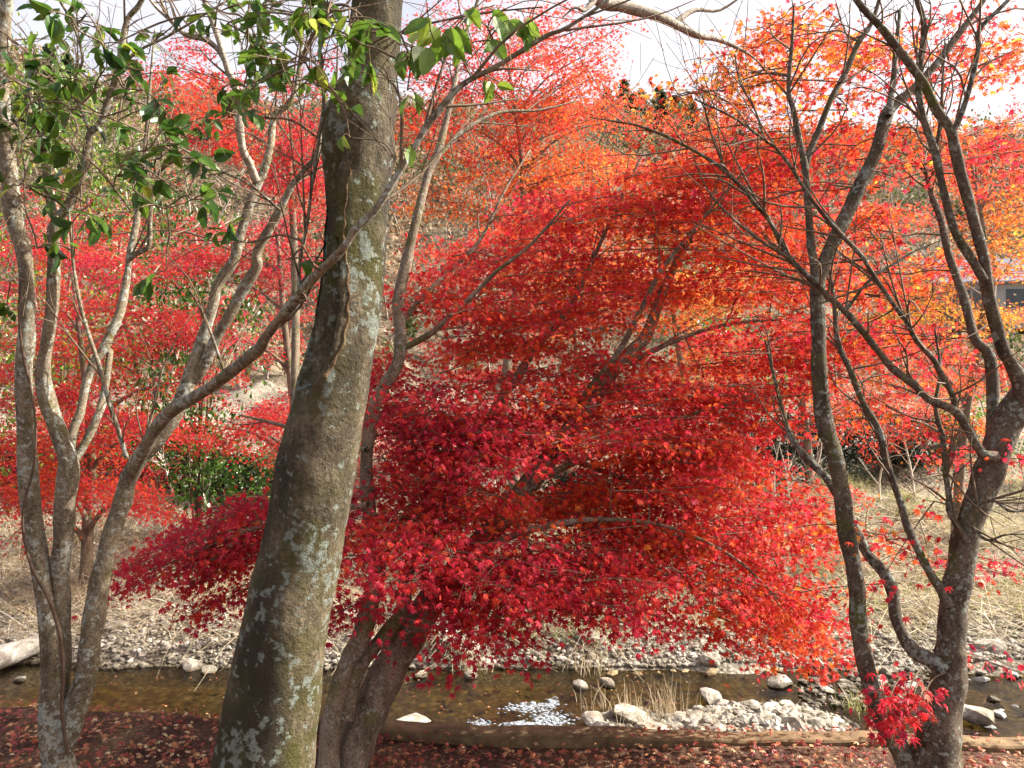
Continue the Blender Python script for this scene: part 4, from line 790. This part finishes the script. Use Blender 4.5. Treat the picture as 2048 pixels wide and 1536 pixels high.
# ------------------------------------------------------------------ straw, grass, litter
def blades(B, x, y, h, lean, width, tint, z=None):
    """B collects (V,F,t); curved blades rooted at x, y"""
    n = len(x); z = ground(x, y) if z is None else z; a = RNG.uniform(0, 6.283, n); sg = 4
    ts = np.linspace(0, 1, sg); d = np.stack([np.cos(a), np.sin(a)], 1)
    px = x[:, None]+d[:, :1]*(lean*h)[:, None]*ts**1.7; py = y[:, None]+d[:, 1:]*(lean*h)[:, None]*ts**1.7
    pz = z[:, None]-.02+h[:, None]*(ts-.35*np.minimum(lean, 2.4)[:, None]*ts**2.6)
    b = RNG.uniform(0, 6.283, n); wx, wy = np.cos(b)[:, None]*width[:, None]*(1-ts*.75), np.sin(b)[:, None]*width[:, None]*(1-ts*.75)
    V = np.stack([np.stack([px-wx, py-wy, pz], -1), np.stack([px+wx, py+wy, pz], -1)], 2).reshape(n, -1, 3)
    f = np.array([(2*i, 2*i+1, 2*i+3, 2*i+2) for i in range(sg-1)]); base = B['n']
    B['V'].append(V.reshape(-1, 3)); B['F'].append((f[None]+(np.arange(n)*2*sg)[:, None, None]).reshape(-1, 4)+base); B['t'].append(np.repeat(tint, 2*sg)); B['n'] += n*2*sg
def newB(): return {'V': [], 'F': [], 't': [], 'n': 0}
def buildB(B, name): return link(mesh_np(name, np.vstack(B['V']), np.vstack(B['F']), M_STRAW, True, np.clip(np.concatenate(B['t']), 0, 1)))
B = newB()
n = 46000; px = RNG.uniform(-200, 2250, n); d = 9.75+RNG.uniform(0, 1, n)**.9*10; x = (px-1024)/F*d
den = .5+.5*np.sin(x*1.1+1.3*np.sin(d*.9))*np.sin(d*1.3+.6*x); right = np.clip((px-900)/600, 0, 1); keep = RNG.uniform(0, 1, n) < (.38+.40*den+.30*right)*np.clip((d-9.8)/1.8+.22, .2, 1); x, d, px = x[keep], d[keep], px[keep]; n = len(x)
green = (np.sin(x*.8+2)+np.sin(d*1.1+x*.5) > .3)&(px > 1100)&(RNG.uniform(0, 1, n) < .55)
blades(B, x, d, RNG.uniform(.10, .42, n), RNG.uniform(.3, 2.6, n), RNG.uniform(.003, .007, n), np.where(green, .95, RNG.uniform(.05, .82, n)))
n = 6000; px = RNG.uniform(-100, 2150, n); d = 9.95+RNG.uniform(0, 1, n)*5; x = (px-1024)/F*d
blades(B, x, d, RNG.uniform(.3, .8, n), RNG.uniform(1.8, 3.4, n), RNG.uniform(.004, .008, n), RNG.uniform(.3, .85, n))
for k in range(300):
    px = RNG.uniform(-150, 2200); d = (10.9 if px < 1000 else 10.2)+RNG.uniform(0, 1)**1.1*7.5; x = (px-1024)/F*d; n = int(RNG.uniform(30, 90)); gr = px > 1100 and RNG.uniform() < .6
    hh = RNG.uniform(.2, .5); dirn = RNG.uniform(0, 6.28)
    blades(B, x+RNG.normal(0, .12, n), d+RNG.normal(0, .10, n), hh*RNG.uniform(.4, 1.15, n), RNG.uniform(.2, 1.9, n), RNG.uniform(.0025, .006, n), (.90 if gr else RNG.uniform(.15, .75))+RNG.normal(0, .08, n))
tag(buildB(B, 'dry_grass'), 'tangled dry straw and grass over the far bank', 'grass', kind='stuff')
def tuft(px, py, h, n, lab, hue=.6, spread=.12, z=-1.85, lean=.7):
    x, y = wpx(px, py, z); zz = max(gz(x, y), -1.9); Bt = newB(); X = x+RNG.normal(0, spread, n); Y = y+RNG.normal(0, spread*.7, n)
    blades(Bt, X, Y, h*RNG.uniform(.5, 1.15, n), RNG.uniform(.05, lean, n), RNG.uniform(.003, .006, n), hue+RNG.normal(0, .12, n), z=np.full(n, zz-.03))
    o = buildB(Bt, 'straw_tuft'); o.data.transform(__import__('mathutils').Matrix.Translation((-x, -y, -zz))); o.location = (x, y, zz); tag(o, lab, 'grass tuft')
tuft(1265,1440,.42,45,'upright straw tuft among the pale midstream stones, left one',.6)
tuft(1335,1425,.45,60,'thick straw tuft at the left end of the midstream stone pile',.55)
tuft(1440,1455,.3,60,'short straw tuft on the midstream stone pile, left of its middle',.55)
tuft(1560,1440,.26,60,'short greenish tuft on the midstream stone pile, right of its middle',.85)
tuft(1215,1410,.36,30,'straw tuft at the left tip of the midstream stones',.6)
tuft(1175,1335,.5,45,'tall straw tuft at the far waterline above the white ripples',.55)
tuft(940,1330,.45,80,'straw tuft hanging over the water beside the large pale boulder',.6)
tuft(1045,1275,.36,160,'rounded yellow-green grass tuft on the gravel',.84,.10,-1.7,1.6)
tuft(1185,1265,.4,140,'fresh green grass patch on the gravel bank',.97,.22,-1.65,1.2)
tuft(1720,1410,.3,70,'short green tuft on the dark midstream rock by the forked stem',.92,.12)
tuft(840,1310,.45,70,'straw tuft leaning behind the leaning maple trunk',.5)

# fallen leaves on the near bank
L = Leaves(); n = 24000; px = RNG.uniform(-700, 2800, n); d = 1.6+RNG.uniform(0, 1, n)**.7*2.6; x = (px-1024)/F*np.maximum(d, 2.2); d = np.minimum(d, edge(x)+.10)
dens = .5+.5*np.sin(x*2.3+d*4)*np.sin(d*5-x*1.4); ok = (RNG.uniform(0, 1, n) < .45+.55*dens); x, d = x[ok], d[ok]; n = len(x)
on = (x > -.95)&(d > edge(x)-.12)&(d < edge(x)-.02); keep = ~on | (RNG.uniform(0, 1, n) < .75); x, d, on = x[keep], d[keep], on[keep]; n = len(x)
z = ground(x, d)+np.where(on, .05, .012)+RNG.uniform(0, .02, n)*~on
L.add(np.column_stack([x, d, z]), RNG.normal(0, .38, (n, 3))+[0, 0, 1], RNG.normal(0, 1, (n, 3))*[1, 1, .2], RNG.uniform(.016, .044, n), RNG.beta(1.3, 1.4, n)+.1*np.sin(x*3))
o = L.build('fallen_leaves', T5, M_LITTER); tag(o, 'carpet of fallen maple leaves on the near bank', 'fallen leaves', kind='stuff')
L = Leaves(); n = 260; px = RNG.uniform(-50, 2100, n); d = 7.2+RNG.uniform(0, 1, n)*2.2; x = (px-1024)/F*d
L.add(np.column_stack([x, d, np.full(n, -1.893)]), RNG.normal(0, .06, (n, 3))+[0, 0, 1], RNG.normal(0, 1, (n, 3))*[1, 1, .03], RNG.uniform(.025, .045, n), RNG.uniform(.3, 1, n))
tag(L.build('floating_leaves', T5, M_LITTER), 'scattered maple leaves floating on the stream', 'fallen leaves', kind='stuff')
# dead twigs lying on the far bank
R = random.Random(9); tb = Tubes()
for k in range(900):
    px = R.uniform(-50, 2100); d = R.uniform(9.9, 15.5); x = (px-1024)/F*d; a = R.uniform(-.5, .5)+(math.pi if R.random() < .5 else 0); ln = R.uniform(.3, 1.1); z0 = gz(x, d)
    e = np.array([x+math.cos(a)*ln, d+math.sin(a)*ln*.6, 0]); e[2] = gz(e[0], e[1])+R.uniform(.03, .3); s_ = np.array([x, d, z0+.02])
    tb.add(np.array([s_, (s_+e)/2+[0, 0, R.uniform(.03, .14)], e]), np.array([.009, .007, .003])*R.uniform(.4, 1.5), sides=4, sub=3)
tag(tb.build('dead_brush', M_PALETWIG), 'bleached dead brushwood lying over the far gravel bank', 'brushwood', kind='stuff')

# bleached log at the left waterline
x0, y0 = wpx(-130, 1345, -1.85); x1, y1 = wpx(88, 1290, -1.75)
t = thing('bleached_log', 'thick bleached white log lying at the waterline by the left edge', 'log', (x1, y1, -1.8)); tb = Tubes()
tb.add(np.array([(x0-.3, y0-.1, -1.88), (x0+.4, y0+.06, -1.80), ((x0+x1)/2+.2, (y0+y1)/2, -1.76), (x1, y1, -1.70)]), np.array([.15, .15, .14, .12]), sides=14, sub=6, rough=.05); tb.build('log_body', bark_mat('bleached_wood', (.30,.27,.22), (.70,.66,.59), (.7,.7,.65), .0, (.30,.26,.2), .1, 1.6, 1), t)

# white water over the shallows
m, n, l, b = mat('white_water'); b.inputs['Base Color'].default_value = (.36,.40,.43,1); b.inputs['Roughness'].default_value = .25; b.inputs['Alpha'].default_value = .7
V, Fc = ico(); W = []; n_ = 0; Fa = []
for (px, py, rx, ry, k) in [(1060,1415,35,9,46),(1095,1438,30,10,46),(1075,1452,35,8,42),(960,1446,14,6,14),(1040,1448,20,4,20),(1105,1408,8,9,14)]:
    for i in range(k*5):
        x, y = wpx(px+RNG.normal(0, .8)*rx, py+RNG.normal(0, .6)*ry, -1.9); s_ = RNG.uniform(.003, .011)
        W.append(V*(1+RNG.normal(0, .25, (len(V), 1)))*s_*[2.4, .9, .8]+[x, y, -1.897]); Fa.append(Fc+n_); n_ += len(V)
tag(link(mesh_np('water_foam', np.vstack(W), np.vstack(Fa), m, True)), 'white ripples and foam where the stream runs over shallows', 'foam', kind='stuff')
